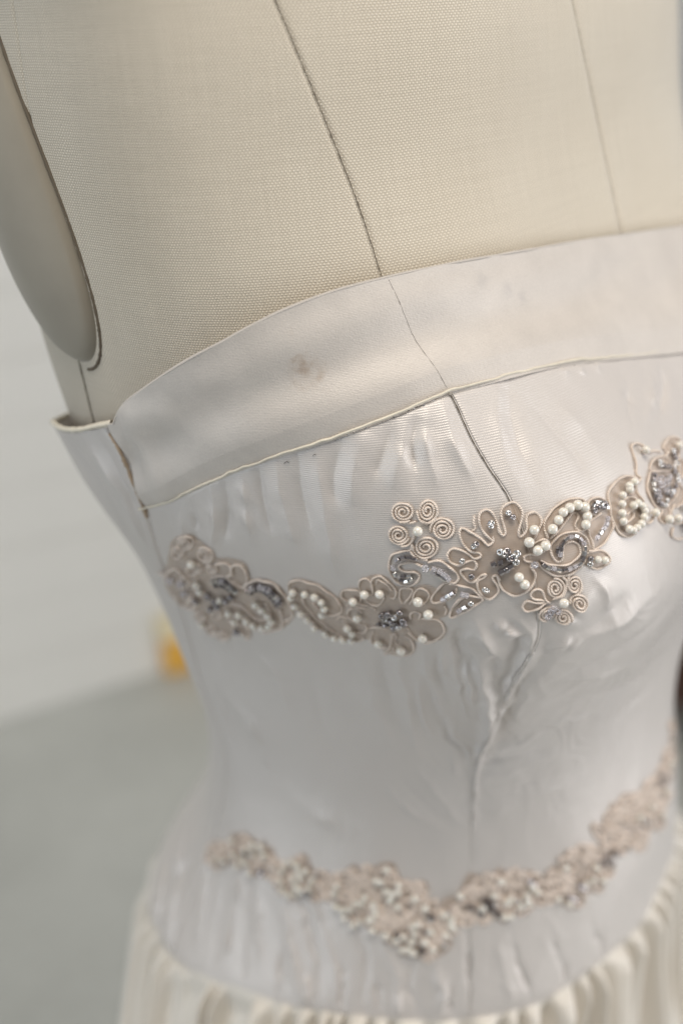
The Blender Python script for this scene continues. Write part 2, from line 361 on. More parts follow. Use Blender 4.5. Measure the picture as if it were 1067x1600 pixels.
def value_noise(x, y, seed=0):
    rs = np.random.RandomState(seed); T = rs.rand(64, 64)
    xi = np.floor(x).astype(int); yi = np.floor(y).astype(int); fx = x-xi; fy = y-yi
    fx = fx*fx*(3-2*fx); fy = fy*fy*(3-2*fy)
    g = lambda a, b: T[a % 64, b % 64]
    return (g(xi, yi)*(1-fx)+g(xi+1, yi)*fx)*(1-fy)+(g(xi, yi+1)*(1-fx)+g(xi+1, yi+1)*fx)*fy-.5
def wrinkle(u, z):
    sh = np.shape(u); X = np.ravel(np.asarray(u, float)*KX); Y = np.ravel(np.asarray(z, float)+0*np.asarray(u)); H = np.zeros_like(X)
    X0, Y0 = X, Y; wz = .25+.75/(1+np.exp((Y-.12)/.008))
    X = X+value_noise(X0*170, Y0*170, 51)*.0022*wz+value_noise(X0*420, Y0*420, 53)*.0006*wz; Y = Y+value_noise(X0*170+9, Y0*170+5, 52)*.0022*wz
    for si, (P, w, h) in enumerate(STROKES):
        lo = P.min(0)-3*w; hi = P.max(0)+3*w
        m = np.where((X > lo[0]) & (X < hi[0]) & (Y > lo[1]) & (Y < hi[1]))[0]
        if len(m) == 0: continue
        seg = np.linalg.norm(np.diff(P, axis=0), axis=1); cum = np.concatenate([[0], np.cumsum(seg)]); tot = cum[-1]+1e-9
        best = np.full(len(m), 1e9); bt = np.zeros(len(m))
        for i in range(len(seg)):
            a = P[i]; d = P[i+1]-a; L2 = d@d+1e-12
            t = np.clip(((X[m]-a[0])*d[0]+(Y[m]-a[1])*d[1])/L2, 0, 1)
            dd = (X[m]-a[0]-t*d[0])**2+(Y[m]-a[1]-t*d[1])**2
            k = dd < best; best[k] = dd[k]; bt[k] = ((cum[i]+t*seg[i])/tot)[k]
        taper = np.sin(np.clip(bt, .0, 1)*math.pi)**.85
        H[m] += 1.4*h*np.exp(-1.15*(best/(w*w))**.72)*(.15+.85*taper)*(1+1.1*value_noise(bt*5+si*3.7, bt*0+si, 54))
    X, Y = X0, Y0
    n = value_noise(X*16+Y*9+5, Y*14-X*5, 7)*.0030+value_noise(X*38+3, Y*22, 1)*.0014+value_noise(X*90, Y*60+7, 2)*.0004+value_noise(X*220+9, Y*170, 3)*.00013
    cr = np.exp(-((X/KX+.62)/.30)**2-((Y-.055)/.055)**2)+.35*np.exp(-((X/KX+.30)/.30)**2-((Y-.06)/.06)**2)+.5*np.exp(-((X/KX+.8)/.9)**2-((Y+.09)/.04)**2)
    rg = np.maximum(.22-np.abs(value_noise(X*120+Y*60+3*value_noise(X*60, Y*60, 63), Y*34-X*30, 61)), 0)+.35*np.maximum(.2-np.abs(value_noise(X*230-Y*120, Y*60+X*90, 62)), 0)
    n += cr*rg*.0017
    m = value_noise(X*150, Y*9+2, 4)           # fine vertical tension ripples
    n += m*.0004*np.exp(-((Y-zseam(X/KX)+.012)/.02)**2)
    H = H+n; H = np.where(H < 0, -.0021*np.tanh(-H/.0021), H)
    return H.reshape(sh)

# ------------------------------------------------------------------ mesh helpers
def tag(o, label=None, cat=None, group=None, kind=None):
    if label: o['label'] = label
    if cat: o['category'] = cat
    if group: o['group'] = group
    if kind: o['kind'] = kind
    return o
def empty(name, loc):
    o = bpy.data.objects.new(name, None); COL.objects.link(o); o.location = loc; o.empty_display_size = .05; return o
def link(name, me, mat, parent=None, loc=None):
    if mat is not None and not me.materials: me.materials.append(mat)
    o = bpy.data.objects.new(name, me); COL.objects.link(o)
    if parent is not None: o.parent = parent
    if loc is not None: o.location = loc
    return o
def mesh_np(name, V, F, UV=None, smooth=True):
    me = bpy.data.meshes.new(name); F = np.asarray(F, np.int32); n = F.shape[1]
    me.vertices.add(len(V)); me.vertices.foreach_set('co', np.asarray(V, np.float32).ravel())
    me.loops.add(F.size); me.loops.foreach_set('vertex_index', F.ravel())
    me.polygons.add(len(F)); me.polygons.foreach_set('loop_start', np.arange(0, F.size, n, dtype=np.int32)); me.polygons.foreach_set('loop_total', np.full(len(F), n, np.int32))
    if UV is not None:
        l = me.uv_layers.new(name='UVMap'); l.data.foreach_set('uv', np.asarray(UV, np.float32)[F.ravel()].ravel())
    me.update(); me.validate()
    if smooth: me.polygons.foreach_set('use_smooth', np.ones(len(F), bool))
    return me
def grid_faces(nu, nz):
    i = np.arange(nu*nz).reshape(nz, nu)
    return np.stack([i[:-1, :-1], i[:-1, 1:], i[1:, 1:], i[1:, :-1]], -1).reshape(-1, 4)
def arc_u(u, z0=.15):
    return np.asarray(u)*.165
def shell(name, mat, parent, uA, uB, zlo, zhi, nu, nz, height, edge=.0007, thick=0, roll=0, tuck=(1, 1, 1, 1), zdist=None, clip=None):
    """a cloth panel between two running seams uA(z)..uB(z) and two cross curves zlo(u)..zhi(u)"""
    s = np.linspace(0, 1, nu); s = np.concatenate([[0, .0012, .003], s[1:-1], [.997, .9988, 1]]); t = np.linspace(0, 1, nz)
    t = np.concatenate([[0, .0015, .004], t[1:-1], [.996, .9985, 1]])
    S, T = np.meshgrid(s, t)
    Z = np.full_like(S, 0.1)
    Z = zlo(uA(Z)+(uB(Z)-uA(Z))*S)*(1-T)+zhi(uA(Z)+(uB(Z)-uA(Z))*S)*T
    for _ in range(6):
        U = uA(Z)+(uB(Z)-uA(Z))*S
        Z = zlo(U)*(1-T)+zhi(U)*T
    U = uA(Z)+(uB(Z)-uA(Z))*S
    H = height(U, Z)
    # the cloth dives into its seams
    wu = np.abs(uB(Z)-uA(Z))*.165; hz = np.abs(zhi(U)-zlo(U))
    for k, d in enumerate((S*wu, (1-S)*wu, T*hz, (1-T)*hz)):
        if tuck[k]: H = H-edge*tuck[k]*np.exp(-(d/.0011)**2)
    if roll: H = H-roll*np.exp(-(T*hz/.004)**1.5)
    P = surf(U, Z)+nrm(U, Z)*H[..., None]
    V = P.reshape(-1, 3); F = grid_faces(len(s), len(t)); UV = np.stack([arc_u(U).ravel(), Z.ravel()*1.03], -1)
    V = V+[0, 0, FL]
    if thick:
        # back face, joined round the rim
        Pi = (surf(U, Z)+nrm(U, Z)*(H-thick)[..., None]).reshape(-1, 3)+[0, 0, FL]
        n = len(V); nu_, nz_ = len(s), len(t); idx = np.arange(n).reshape(nz_, nu_)
        ring = np.concatenate([idx[0, :], idx[1:, -1], idx[-1, -2::-1], idx[-2:0:-1, 0]])
        R2 = np.roll(ring, -1)
        side = np.stack([ring, ring+n, R2+n, R2], -1)
        F = np.vstack([F, F[:, ::-1]+n, side]); V = np.vstack([V, Pi]); UV = np.vstack([UV, UV])
    return link(name, mesh_np(name, V, F, UV), mat, parent)
const = lambda c: (lambda z: c+0*np.asarray(z, float))

def tube_mesh(P, rad, nseg=8, uv=True, N=None):
    P = np.asarray(P, float); n = len(P); T = np.gradient(P, axis=0); T /= np.linalg.norm(T, axis=1, keepdims=True)+1e-12
    if N is None:
        N = np.tile([0, 0, 1.], (n, 1))
    A = N-(N*T).sum(1, keepdims=True)*T; A /= np.linalg.norm(A, axis=1, keepdims=True)+1e-12; B = np.cross(T, A)
    rad = np.asarray(rad, float)*np.ones(n)
    th = np.linspace(0, 2*math.pi, nseg+1)
    V = P[:, None]+rad[:, None, None]*(np.cos(th)[None, :, None]*A[:, None]+np.sin(th)[None, :, None]*B[:, None])
    cum = np.concatenate([[0], np.cumsum(np.linalg.norm(np.diff(P, axis=0), axis=1))])
    UV = np.stack(np.broadcast_arrays(np.linspace(0, 1, nseg+1)[None], cum[:, None]), -1).reshape(-1, 2)
    return V.reshape(-1, 3), grid_faces(nseg+1, n), UV
def join(parts):
    V, F, UV, o = [], [], [], 0
    for v, f, uv in parts: V.append(v); F.append(f+o); UV.append(uv); o += len(v)
    return np.vstack(V), np.vstack(F), np.vstack(UV)
def resample(P, step):
    P = np.asarray(P, float); d = np.linalg.norm(np.diff(P, axis=0), axis=1); c = np.concatenate([[0], np.cumsum(d)])
    n = max(3, int(c[-1]/step)); t = np.linspace(0, c[-1], n)
    return np.stack([np.interp(t, c, P[:, k]) for k in range(P.shape[1])], 1)

# ------------------------------------------------------------------ dress form
form = empty('dress_form', (0, 0, 0))
tag(form, 'cream linen covered dress form torso wearing the ivory strapless dress', 'dress form')
zb = const(-.02); zt = const(.47)
def h_linen(u, z):
    X = u*KX
    return value_noise(X*60, z*60, 5)*.0002-.0002
mir = lambda f: (lambda z: -f(z))
pz = lambda z: np.where(z > ps_t.z[0], ps_t(z), ps_t(ps_t.z[0]))
px_ = lambda z: pz(z)
cz = const(float(np.mean(cf_t.u)))
cz = lambda z: cf_t(z)
sz = const(float(np.mean(side_t.u)))
shell('torso_panel', M_LINEN, form, sz, px_, const(.0), zt, 170, 330, h_linen, .0005)
shell('torso_panel', M_LINEN, form, px_, cz, const(.0), zt, 150, 330, h_linen, .0005)
shell('torso_panel', M_LINEN, form, cz, lambda z: -px_(z), const(.0), zt, 120, 200, h_linen, .0005)
shell('torso_panel', M_LINEN, form, lambda z: -px_(z), lambda z: -sz(z), const(.0), zt, 90, 120, h_linen, .0005)
shell('torso_panel', M_LINEN, form, lambda z: -sz(z), const(180*D), const(.0), zt, 80, 120, h_linen, .0005)
shell('torso_panel', M_LINEN, form, const(-180*D), sz, const(.0), zt, 120, 200, h_linen, .0005)
def seam_line(fu, z0, z1, rad, mat, name, parent, off=0.0, step=.0011, wob=.00012, hgt=None, gap=.15):
    zz = np.arange(z0, z1, .0009); uu = fu(zz)
    H = off if hgt is None else hgt(uu, zz)+off
    P = surf(uu, zz)+nrm(uu, zz)*(np.asarray(H)*np.ones_like(zz))[:, None]
    rr = np.random.RandomState(3); P = P+rr.randn(*P.shape)*wob*.35
    ph = np.arange(len(P)); r = rad*(.9+.12*np.sin(ph*.9+rr.rand()*6)+.22*rr.randn(len(P)).clip(-1, 1))
    V, F, UV = tube_mesh(P+[0, 0, FL], np.clip(r, rad*.3, rad*1.6), 6, N=nrm(uu, zz))
    return link(name, mesh_np(name, V, F, UV), mat, parent)
seam_line(ps_t, ps_t.z[0]-.01, .40, .00017, M_THREAD_GAP, 'seam_thread', form, -.0001)
seam_line(cz, ps_t.z[0]-.02, .40, .00014, M_THREADL, 'seam_thread', form, -.0002)
seam_line(sz, .12, .205, .00022, M_THREAD_GAP, 'seam_thread', form, -.0001)

# arm hole plate: an upright oval, padded and slightly domed
BVT_full = grid_bvh(0.0, .12, .46, 500, 400)
def plate(side):
    cy, czz, sa, sb, lean = .0573, .285, .0905, .038, .484
    rs = np.concatenate([np.linspace(0, .90, 26), np.linspace(.92, 1.0, 12)]); th = np.linspace(0, 2*math.pi, 160, endpoint=False)
    V = []
    for r in rs:
        for t in th:
            a = sa*math.sin(t)*r; c = math.cos(t); b = sb*c*r
            y = cy+b+lean*a; z = czz+a
            loc, n, i, d = BVT_full[0].ray_cast(Vector((-.6, y, z)), Vector((1, 0, 0)))
            x = loc[0] if loc else -.15
            dome = .013*(1-r**2)**.75-.0060*math.exp(-((1-r)/.035)**2)+.0002
            V.append((side*(-x+dome if side > 0 else -x+dome), y, z+FL))
    V = np.array(V); V[:, 0] = np.abs(V[:, 0])*side
    n = len(th); F = []
    for i in range(len(rs)-1):
        for j in range(n):
            a, b = i*n+j, i*n+(j+1) % n; q = (a, b, b+n, a+n); F.append(q if side > 0 else q[::-1])
    o = link('arm_plate', mesh_np('arm_plate', V, F), M_CAP, form)
    # dark tube painting in the shade of the gap along the plate's front edge
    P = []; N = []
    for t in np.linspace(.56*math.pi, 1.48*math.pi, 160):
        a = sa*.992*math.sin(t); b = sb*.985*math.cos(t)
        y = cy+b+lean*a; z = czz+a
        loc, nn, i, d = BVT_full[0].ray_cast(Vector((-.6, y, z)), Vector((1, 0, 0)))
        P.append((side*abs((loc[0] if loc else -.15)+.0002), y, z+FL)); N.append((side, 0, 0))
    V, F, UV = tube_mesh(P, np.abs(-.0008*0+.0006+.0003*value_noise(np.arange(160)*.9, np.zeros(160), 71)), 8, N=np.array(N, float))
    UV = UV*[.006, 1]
    link('gap_shade_line', mesh_np('gap_shade_line', V, F, UV), M_THREAD_GAP, form)
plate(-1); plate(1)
# neck block and stand pole
bm = bmesh.new(); bmesh.ops.create_cone(bm, cap_ends=True, segments=48, radius1=.055, radius2=.05, depth=.07); me = bpy.data.meshes.new('neck_block'); bm.to_mesh(me); bm.free()
link('neck_block', me, M_LINEN, form, (0, 0, FL+.49))
bm = bmesh.new(); bmesh.ops.create_cone(bm, cap_ends=True, segments=24, radius1=.016, radius2=.016, depth=1.0); me = bpy.data.meshes.new('pole'); bm.to_mesh(me); bm.free()
M_METAL = mat_simple('brushed_metal', (.5, .5, .5), .35, .5, 1)
link('pole', me, M_METAL, form, (0, 0, .52))
bm = bmesh.new(); bmesh.ops.create_cone(bm, cap_ends=True, segments=48, radius1=.19, radius2=.17, depth=.02); me = bpy.data.meshes.new('stand_base'); bm.to_mesh(me); bm.free()
link('stand_base', me, M_METAL, form, (0, 0, .012))

# ------------------------------------------------------------------ dress
dress = empty('dress', (0, 0, 0))
tag(dress, 'ivory satin strapless dress with beaded lace trims and a gathered skirt', 'dress')
def S2P(px, py):
    c = uz(px, py); u_, z_ = np.array(c[0]), np.array(c[1])
    p = surf(u_, z_)+nrm(u_, z_)*.0052; return (float(p[0]), float(p[1]), float(p[2])+FL)
st = [(S2P(474, 566), .0034, (.42, .30, .21), .6), (S2P(468, 575), .0026, (.38, .27, .19), .6), (S2P(455, 520), .0030, (.42, .32, .24), .7), (S2P(480, 580), .007, (.50, .41, .33), .5), (S2P(500, 590), .002, (.46, .36, .27), .45),
      (S2P(790, 455), .0035, (.44, .41, .39), .35), (S2P(750, 440), .004, (.44, .41, .39), .35), (S2P(816, 468), .003, (.44, .41, .39), .4), (S2P(400, 600), .010, (.56, .53, .48), .35), (S2P(560, 520), .012, (.56, .52, .47), .3)]
M_BAND = mat_satin('satin_band', (.61, .55, .49), (.73, .675, .615), .48, .08, .0005, .00001, st, .35, .00016, .12)
M_SATIN = mat_satin('ivory_satin', (.69, .635, .585), (.76, .71, .67), .37, .17, .00070, .00003, None, .2)
M_SKIRT = mat_satin('ivory_skirt_satin', (.75, .68, .58), (.82, .78, .71), .42, .08, .0009, .00004, None, .2)
def base_h(u, z):
    uw = wrap(u)
    dz = ztop(u)-z
    stand = .0028*np.exp(-((uw+112*D)/(26*D))**2)*np.exp(-np.clip(dz, 0, 1)/.02)+.003*np.exp(-((uw+60*D)/(40*D))**2)*np.exp(-np.clip(dz, 0, 1)/.03)
    return .0032+stand
def h_bodice(u, z): return base_h(u, z)+wrinkle(u, z)
def h_band(u, z):
    X = u*KX
    w = value_noise(X*24+z*30+2, z*75-X*12+4, 11)*.0022+value_noise(X*70, z*90, 12)*.0005
    t = (z-zseam(u))/np.maximum(ztop(u)-zseam(u), 1e-4)
    long = np.sin(t*9+value_noise(X*14, z*3, 13)*5)*.0009*np.sin(np.clip(t, 0, 1)*math.pi)
    side = .0015*np.exp(-((u-(side_d(z)+.10))/.05)**2)-.0012*np.exp(-((u-(side_d(z)+.05))/.03)**2)
    e = np.clip(np.sin(np.clip(t, 0, 1)*math.pi), 0, 1)**.7
    return base_h(u, z)+.0007+.0010*np.clip(t*6, 0, 1)+(w+side)*e+long
pd = lambda z: ps_d(z)
sd = lambda z: side_d(z)
cfd = lambda z: 0*np.asarray(z)+0.0
npd = lambda z: -ps_d(z); nsd = lambda z: -side_d(z)
TH = .0009
# front panels run from hip seam to band seam; side/back panels to the top edge
shell('bodice_panel', M_SATIN, dress, sd, pd, zhip, zseam, 420, 560, h_bodice, .0006, TH, .0014, (1.2, .5, .0, .7))
shell('bodice_panel', M_SATIN, dress, pd, npd, zhip, zseam, 420, 520, h_bodice, .0006, TH, .0014, (.5, .5, .0, .7))
shell('bodice_panel', M_SATIN, dress, npd, nsd, zhip, zseam, 80, 120, h_bodice, .0008, TH, .0014)
shell('bodice_panel', M_SATIN, dress, const(-182*D), sd, zhip, ztop, 240, 420, h_bodice, .0010, TH, .0014, (1, 1.3, 0, 0))
shell('bodice_panel', M_SATIN, dress, nsd, const(178*D), zhip, ztop, 80, 120, h_bodice, .0008, TH, .0014)
shell('neckline_band', M_BAND, dress, sd, nsd, lambda u: zseam(u)-.0010, ztop, 620, 150, h_band, .0006, .0012, 0, (1.6, 1, .5, 0))
# cream folded edge along the seam, stitching
def along_u(fz, u0, u1, rad, mat, name, off, hfun, wob=0, n=900, parent=None, dz=0.):
    uu = np.linspace(u0, u1, n); zz = fz(uu)+dz
    H = hfun(uu, zz)+off
    P = surf(uu, zz)+nrm(uu, zz)*H[:, None]
    if wob:
        w = value_noise(np.arange(n)*.15, np.zeros(n), 21); P[:, 2] += w*wob
    V, F, UV = tube_mesh(P+[0, 0, FL], rad*(1+.35*value_noise(np.arange(n)*.08, np.zeros(n)+3, 22)), 8, N=nrm(uu, zz))
    return link(name, mesh_np(name, V, F, UV), mat, parent or dress)
along_u(zseam, side_d(.13)+.02, 100*D, .00042, M_PIPE, 'piping', .0008, h_bodice, .0006)
along_u(ztop, side_d(.17)+.015, 95*D, .00055, M_BAND, 'edge_fold', -.0005, h_band, 0)
along_u(ztop, -182*D, side_d(.17)+.0, .0010, M_PIPE, 'edge_fold', -.0004, h_bodice, 0)
seam_line(ps_d, float(zhip(np.array(-.5))), float(zseam(np.array(ps_d(.19)))), .00018, M_THREADL, 'seam_thread', dress, -.0003, hgt=h_bodice)
zs_ = float(c_seam[np.argmin(np.abs(c_seam[:, 0]-ps_d(.19))), 1])
seam_line(lambda z: ps_d(z), zs_-.045, zs_-.0005, .00019, M_THREAD_GAP, 'seam_thread', dress, -.0001, hgt=h_bodice)
zt_ = float(ztop(ps_d(.21)))-.0005; ub0, ub1 = float(ps_d(zs_+.001)), float(ps_d(zt_))
seam_line(lambda z: ub0+(ub1-ub0)*(z-zs_-.001)/(zt_-zs_-.001), zs_+.001, zt_, .00011, mat_simple('faint_thread', (.46, .42, .38), .8, .2), 'seam_thread', dress, .00003, hgt=h_band)
seam_line(lambda z: side_d(z)+.002, float(c_seam[0, 1])-.004, float(c_top[0, 1])-.004, .0008, mat_simple('side_seam_thread', (.50, .38, .27), .8, .2), 'seam_thread', dress, .0004, hgt=h_bodice)

def loose_thread(pts, rad, mat):
    c = chart(pts); P = surf(c[:, 0], c[:, 1])+nrm(c[:, 0], c[:, 1])*(h_bodice(c[:, 0], c[:, 1])+.0004)[:, None]
    V, F, UV = tube_mesh(P+[0, 0, FL], rad, 6, N=nrm(c[:, 0], c[:, 1])); link('loose_thread', mesh_np('loose_thread', V, F, UV), mat, dress)
M_LINT = mat_simple('dark_lint', (.05, .045, .04), .8, .2)
loose_thread([(444, 724), (448, 721), (452, 723)], .00010, M_LINT); loose_thread([(489, 712), (492, 709), (494, 711)], .00008, M_LINT)
loose_thread([(276, 778), (282, 772), (280, 768), (286, 774)], .00012, M_PIPE); loose_thread([(696, 612), (701, 618), (704, 614), (708, 622)], .00012, M_THREADL)
# skirt
def skirt():
    nu, nz = 1700, 120
    u = np.linspace(-math.pi, math.pi, nu); t = np.concatenate([np.linspace(0, .14, 70), np.linspace(.15, 1, nz-70)])
    U, T = np.meshgrid(u, t)
    z0 = zhip(U)+.003; zf = -FL+.01
    Z = z0+(zf-z0)*T
    drop = (z0-Z)
    zc = np.maximum(Z, -.44)
    ex = np.clip((-.44)-Z, 0, 2)
    # pleats: phase warped, finer near the seam
    warp = value_noise(U*3.0, 0*U, 31)*2.2+value_noise(U*9.0, Z*3, 32)*.5
    f1 = np.sin((U+warp*.12)*66+value_noise(U*12, Z*6, 33)*7)
    f2 = np.sin((U+warp*.2)*23+1.3+value_noise(U*4, Z*5, 34)*2)
    f3 = np.sin((U+warp*.3)*9+.5)
    g = np.clip((drop-.0025)/.004, 0, 1)
    amp1 = .0062*g*np.exp(-drop/.16); amp2 = .007*np.clip(drop/.07, 0, 1); amp3 = .03*np.clip((drop-.15)/.5, 0, 1)
    sharp = lambda f: np.sign(f)*np.abs(f)**.8
    H = .0010+(.0035-.002/(1+np.exp((U+85*D)/.12)))*g+amp1*np.clip(drop/.014, 0, 1)*sharp(f1)*(1+.8*value_noise(U*14, Z*4, 35))+amp2*f2*(.7+value_noise(U*6, Z*2, 36))+amp3*f3-.004*np.clip(drop/.1, 0, 1)
    P = surf(U, zc)+nrm(U, zc)*H[..., None]*1.0
    n = nrm(U, zc); n[..., 2] = 0; n /= np.linalg.norm(n, axis=-1, keepdims=True)
    P = P+n*(ex*.38)[..., None]; P[..., 2] = np.where(ex > 0, Z, P[..., 2])
    P[..., 2] = np.maximum(P[..., 2], -FL+.008)
    UV = np.stack([arc_u(U).ravel()*1.6, Z.ravel()], -1)
    F = grid_faces(nu, len(t))[:, ::-1]
    link('skirt', mesh_np('skirt', P.reshape(-1, 3)+[0, 0, FL], F, UV), M_SKIRT, dress)
skirt()

# ------------------------------------------------------------------ beaded applique
def on_dress(cuz, lift):
    u, z = cuz[..., 0], cuz[..., 1]
    n = nrm(u, z); P = surf(u, z)+n*(h_bodice(u, z)+lift)[..., None]
    return P+[0, 0, FL], n
def crop(x0, y0, k): return lambda L: [(x0+a/k, y0+b/k) for a, b in L]
cA = crop(590, 760, 5.335); cB = crop(730, 760, 4.639); cC = crop(900, 660, 6.39); cD = crop(430, 880, 3.679); cE = crop(240, 820, 4.85)
PR = .00165
def sphere_mesh(name, r, mat, seg=14, ring=9):
    bm = bmesh.new(); bmesh.ops.create_uvsphere(bm, u_segments=seg, v_segments=ring, radius=r)
    me = bpy.data.meshes.new(name); bm.to_mesh(me); bm.free(); me.polygons.foreach_set('use_smooth', [True]*len(me.polygons)); me.materials.append(mat); return me
ME_PEARL = sphere_mesh('pearl', 1.0, M_PEARL)
def seed_mesh(name, mat, n=10):       # a small drilled bead: squat ring with a hole
    bm = bmesh.new(); rows = []
    for a, b in ((.35, -.55), (.8, -.62), (1.0, -.3), (1.0, .3), (.8, .62), (.35, .55), (.32, 0)):
        rows.append([bm.verts.new((a*math.cos(2*math.pi*i/n), a*math.sin(2*math.pi*i/n), b)) for i in range(n)])
    for k in range(len(rows)):
        r0, r1 = rows[k], rows[(k+1) % len(rows)]
        for i in range(n): bm.faces.new((r0[i], r0[(i+1) % n], r1[(i+1) % n], r1[i]))
    me = bpy.data.meshes.new(name); bm.to_mesh(me); bm.free(); me.materials.append(mat); me.polygons.foreach_set('use_smooth', [True]*len(me.polygons)); return me
ME_SEED = seed_mesh('seed_bead', M_SILVER); ME_SEEDD = seed_mesh('seed_bead', M_DARK); ME_SEEDG = seed_mesh('seed_bead', M_GLASS)
def bugle_mesh(name, mat, n=6):
    bm = bmesh.new(); rows = []
    for a, b in ((.45, -1), (.9, -1), (1.0, -.9), (1.0, .9), (.9, 1), (.45, 1)):
        rows.append([bm.verts.new((a*math.cos(2*math.pi*i/n), a*math.sin(2*math.pi*i/n), b)) for i in range(n)])
    for k in range(len(rows)-1):
        for i in range(n): bm.faces.new((rows[k][i], rows[k][(i+1) % n], rows[k+1][(i+1) % n], rows[k+1][i]))
    for i in range(n): bm.faces.new((rows[-1][i], rows[-1][(i+1) % n], rows[0][(i+1) % n], rows[0][i]))
    me = bpy.data.meshes.new(name); bm.to_mesh(me); bm.free(); me.materials.append(mat); return me
ME_BUG = bugle_mesh('bugle_bead', M_SILVER); ME_BUGD = bugle_mesh('bugle_bead', M_DARK); ME_BUGG = bugle_mesh('bugle_bead', M_GLASS)
RR = random.Random(5)
def place(name, me, pxy, scale, lift, parent, axis=None):
    c = uz(*pxy)
    if c is None: return
    P, n = on_dress(np.array([c]), lift)
    o = bpy.data.objects.new(name, me); COL.objects.link(o); o.parent = parent; o.location = P[0]
    nz = Vector(n[0])
    if axis is not None:
        c2 = uz(pxy[0]+axis[0], pxy[1]+axis[1])
        if c2 is not None:
            P2, _ = on_dress(np.array([c2]), lift); d = Vector(P2[0]-P[0])
            if d.length > 1e-6: o.rotation_euler = d.to_track_quat('Z', 'Y').to_euler()
    else:
        q = (nz+Vector((RR.uniform(-.7, .7), RR.uniform(-.7, .7), RR.uniform(-.7, .7)))).to_track_quat('Z', 'Y'); o.rotation_euler = q.to_euler()
    o.scale = scale if not isinstance(scale, (int, float)) else (scale,)*3
def pearls(L, parent, r=PR, vary=.06):
    for p in L:
        rr = r*(1+RR.uniform(-vary, vary)); place('pearl', ME_PEARL, p, (rr, rr, rr*RR.uniform(.93, 1.0)), rr*.95+.0006, parent)
def seeds(L, parent, r=.00105, me=None):
    for p in L: place('seed_bead', me or RR.choice((ME_SEED, ME_SEEDD)), p, r, r*.9+.0006, parent)
def bugles(L, parent, r=.00078, length=None, gapf=1.1, me=None, mes=None):
    """bugle beads threaded along a path"""
    P = resample(catmull(L, 6), 1.0); d = np.linalg.norm(np.diff(P, axis=0), axis=1); c = np.concatenate([[0], np.cumsum(d)])
    length = length or 8.5; n = max(1, int(round(c[-1]/length)))
    for i in range(n):
        t = (i+.5)/n*c[-1]; x = np.interp(t, c, P[:, 0]); y = np.interp(t, c, P[:, 1]); x2 = np.interp(t+2, c, P[:, 0]); y2 = np.interp(t+2, c, P[:, 1])
        if abs(x2-x)+abs(y2-y) < .2: x2, y2 = 2*x-np.interp(t-2, c, P[:, 0]), 2*y-np.interp(t-2, c, P[:, 1])
        hl = min(length, c[-1]/n)/4900*.46
        place('bugle_bead', me or RR.choice(mes or (ME_BUG, ME_BUGD, ME_BUGG)), (x+RR.uniform(-.5, .5), y+RR.uniform(-.5, .5)), (r, r, hl), r+.0005, parent, (x2-x+RR.uniform(-.3, .3), y2-y+RR.uniform(-.3, .3)))
def cords(paths, parent, rad=.00041, lift=.0005, fill=None):
    """each run of cord is a part of its own"""
    lay_ground(parent, paths, fill=fill)
    for L in paths:
        P = catmull(L, 7)
        P = resample(P, 1.6)
        c = [uz(x, y) for x, y in P]; c = np.array([q for q in c if q is not None])
        if len(c) < 4: continue
        Q, n = on_dress(c, lift)
        ph = np.arange(len(Q)); Q = Q+n*(.00022*np.sin(ph*.35+RR.random()*6))[:, None]
        Q[1:-1] = Q[1:-1]*.5+(Q[:-2]+Q[2:])*.25
        r = rad*(1+.10*np.sin(ph*.5+RR.random()*6)); r[0] *= .6; r[-1] *= .6
        V, F, UV = tube_mesh(Q, r, 7, N=n)
        link('cord', mesh_np('cord', V, F, UV), M_CORD, parent)
def spiral(c, rx, ry, turns=2.6, a0=None, rot=0, cw=1, rmin=.16):
    a0 = RR.uniform(0, 6.28) if a0 is None else a0
    L = []
    for k in range(int(turns*14)+1):
        t = k/(turns*14); r = (1-(1-rmin)*t)*(1+.035*math.sin(t*17+c[0])+.03*math.sin(t*31+c[1])); a = a0+cw*2*math.pi*turns*t
        x, y = rx*r*math.cos(a), ry*r*math.sin(a); L.append((c[0]+x*math.cos(rot)-y*math.sin(rot), c[1]+x*math.sin(rot)+y*math.cos(rot)))
    return L
PENDING = {}
def ground(outline, parent, lift=.00045, step=4.0): PENDING[parent.name] = (outline, lift)
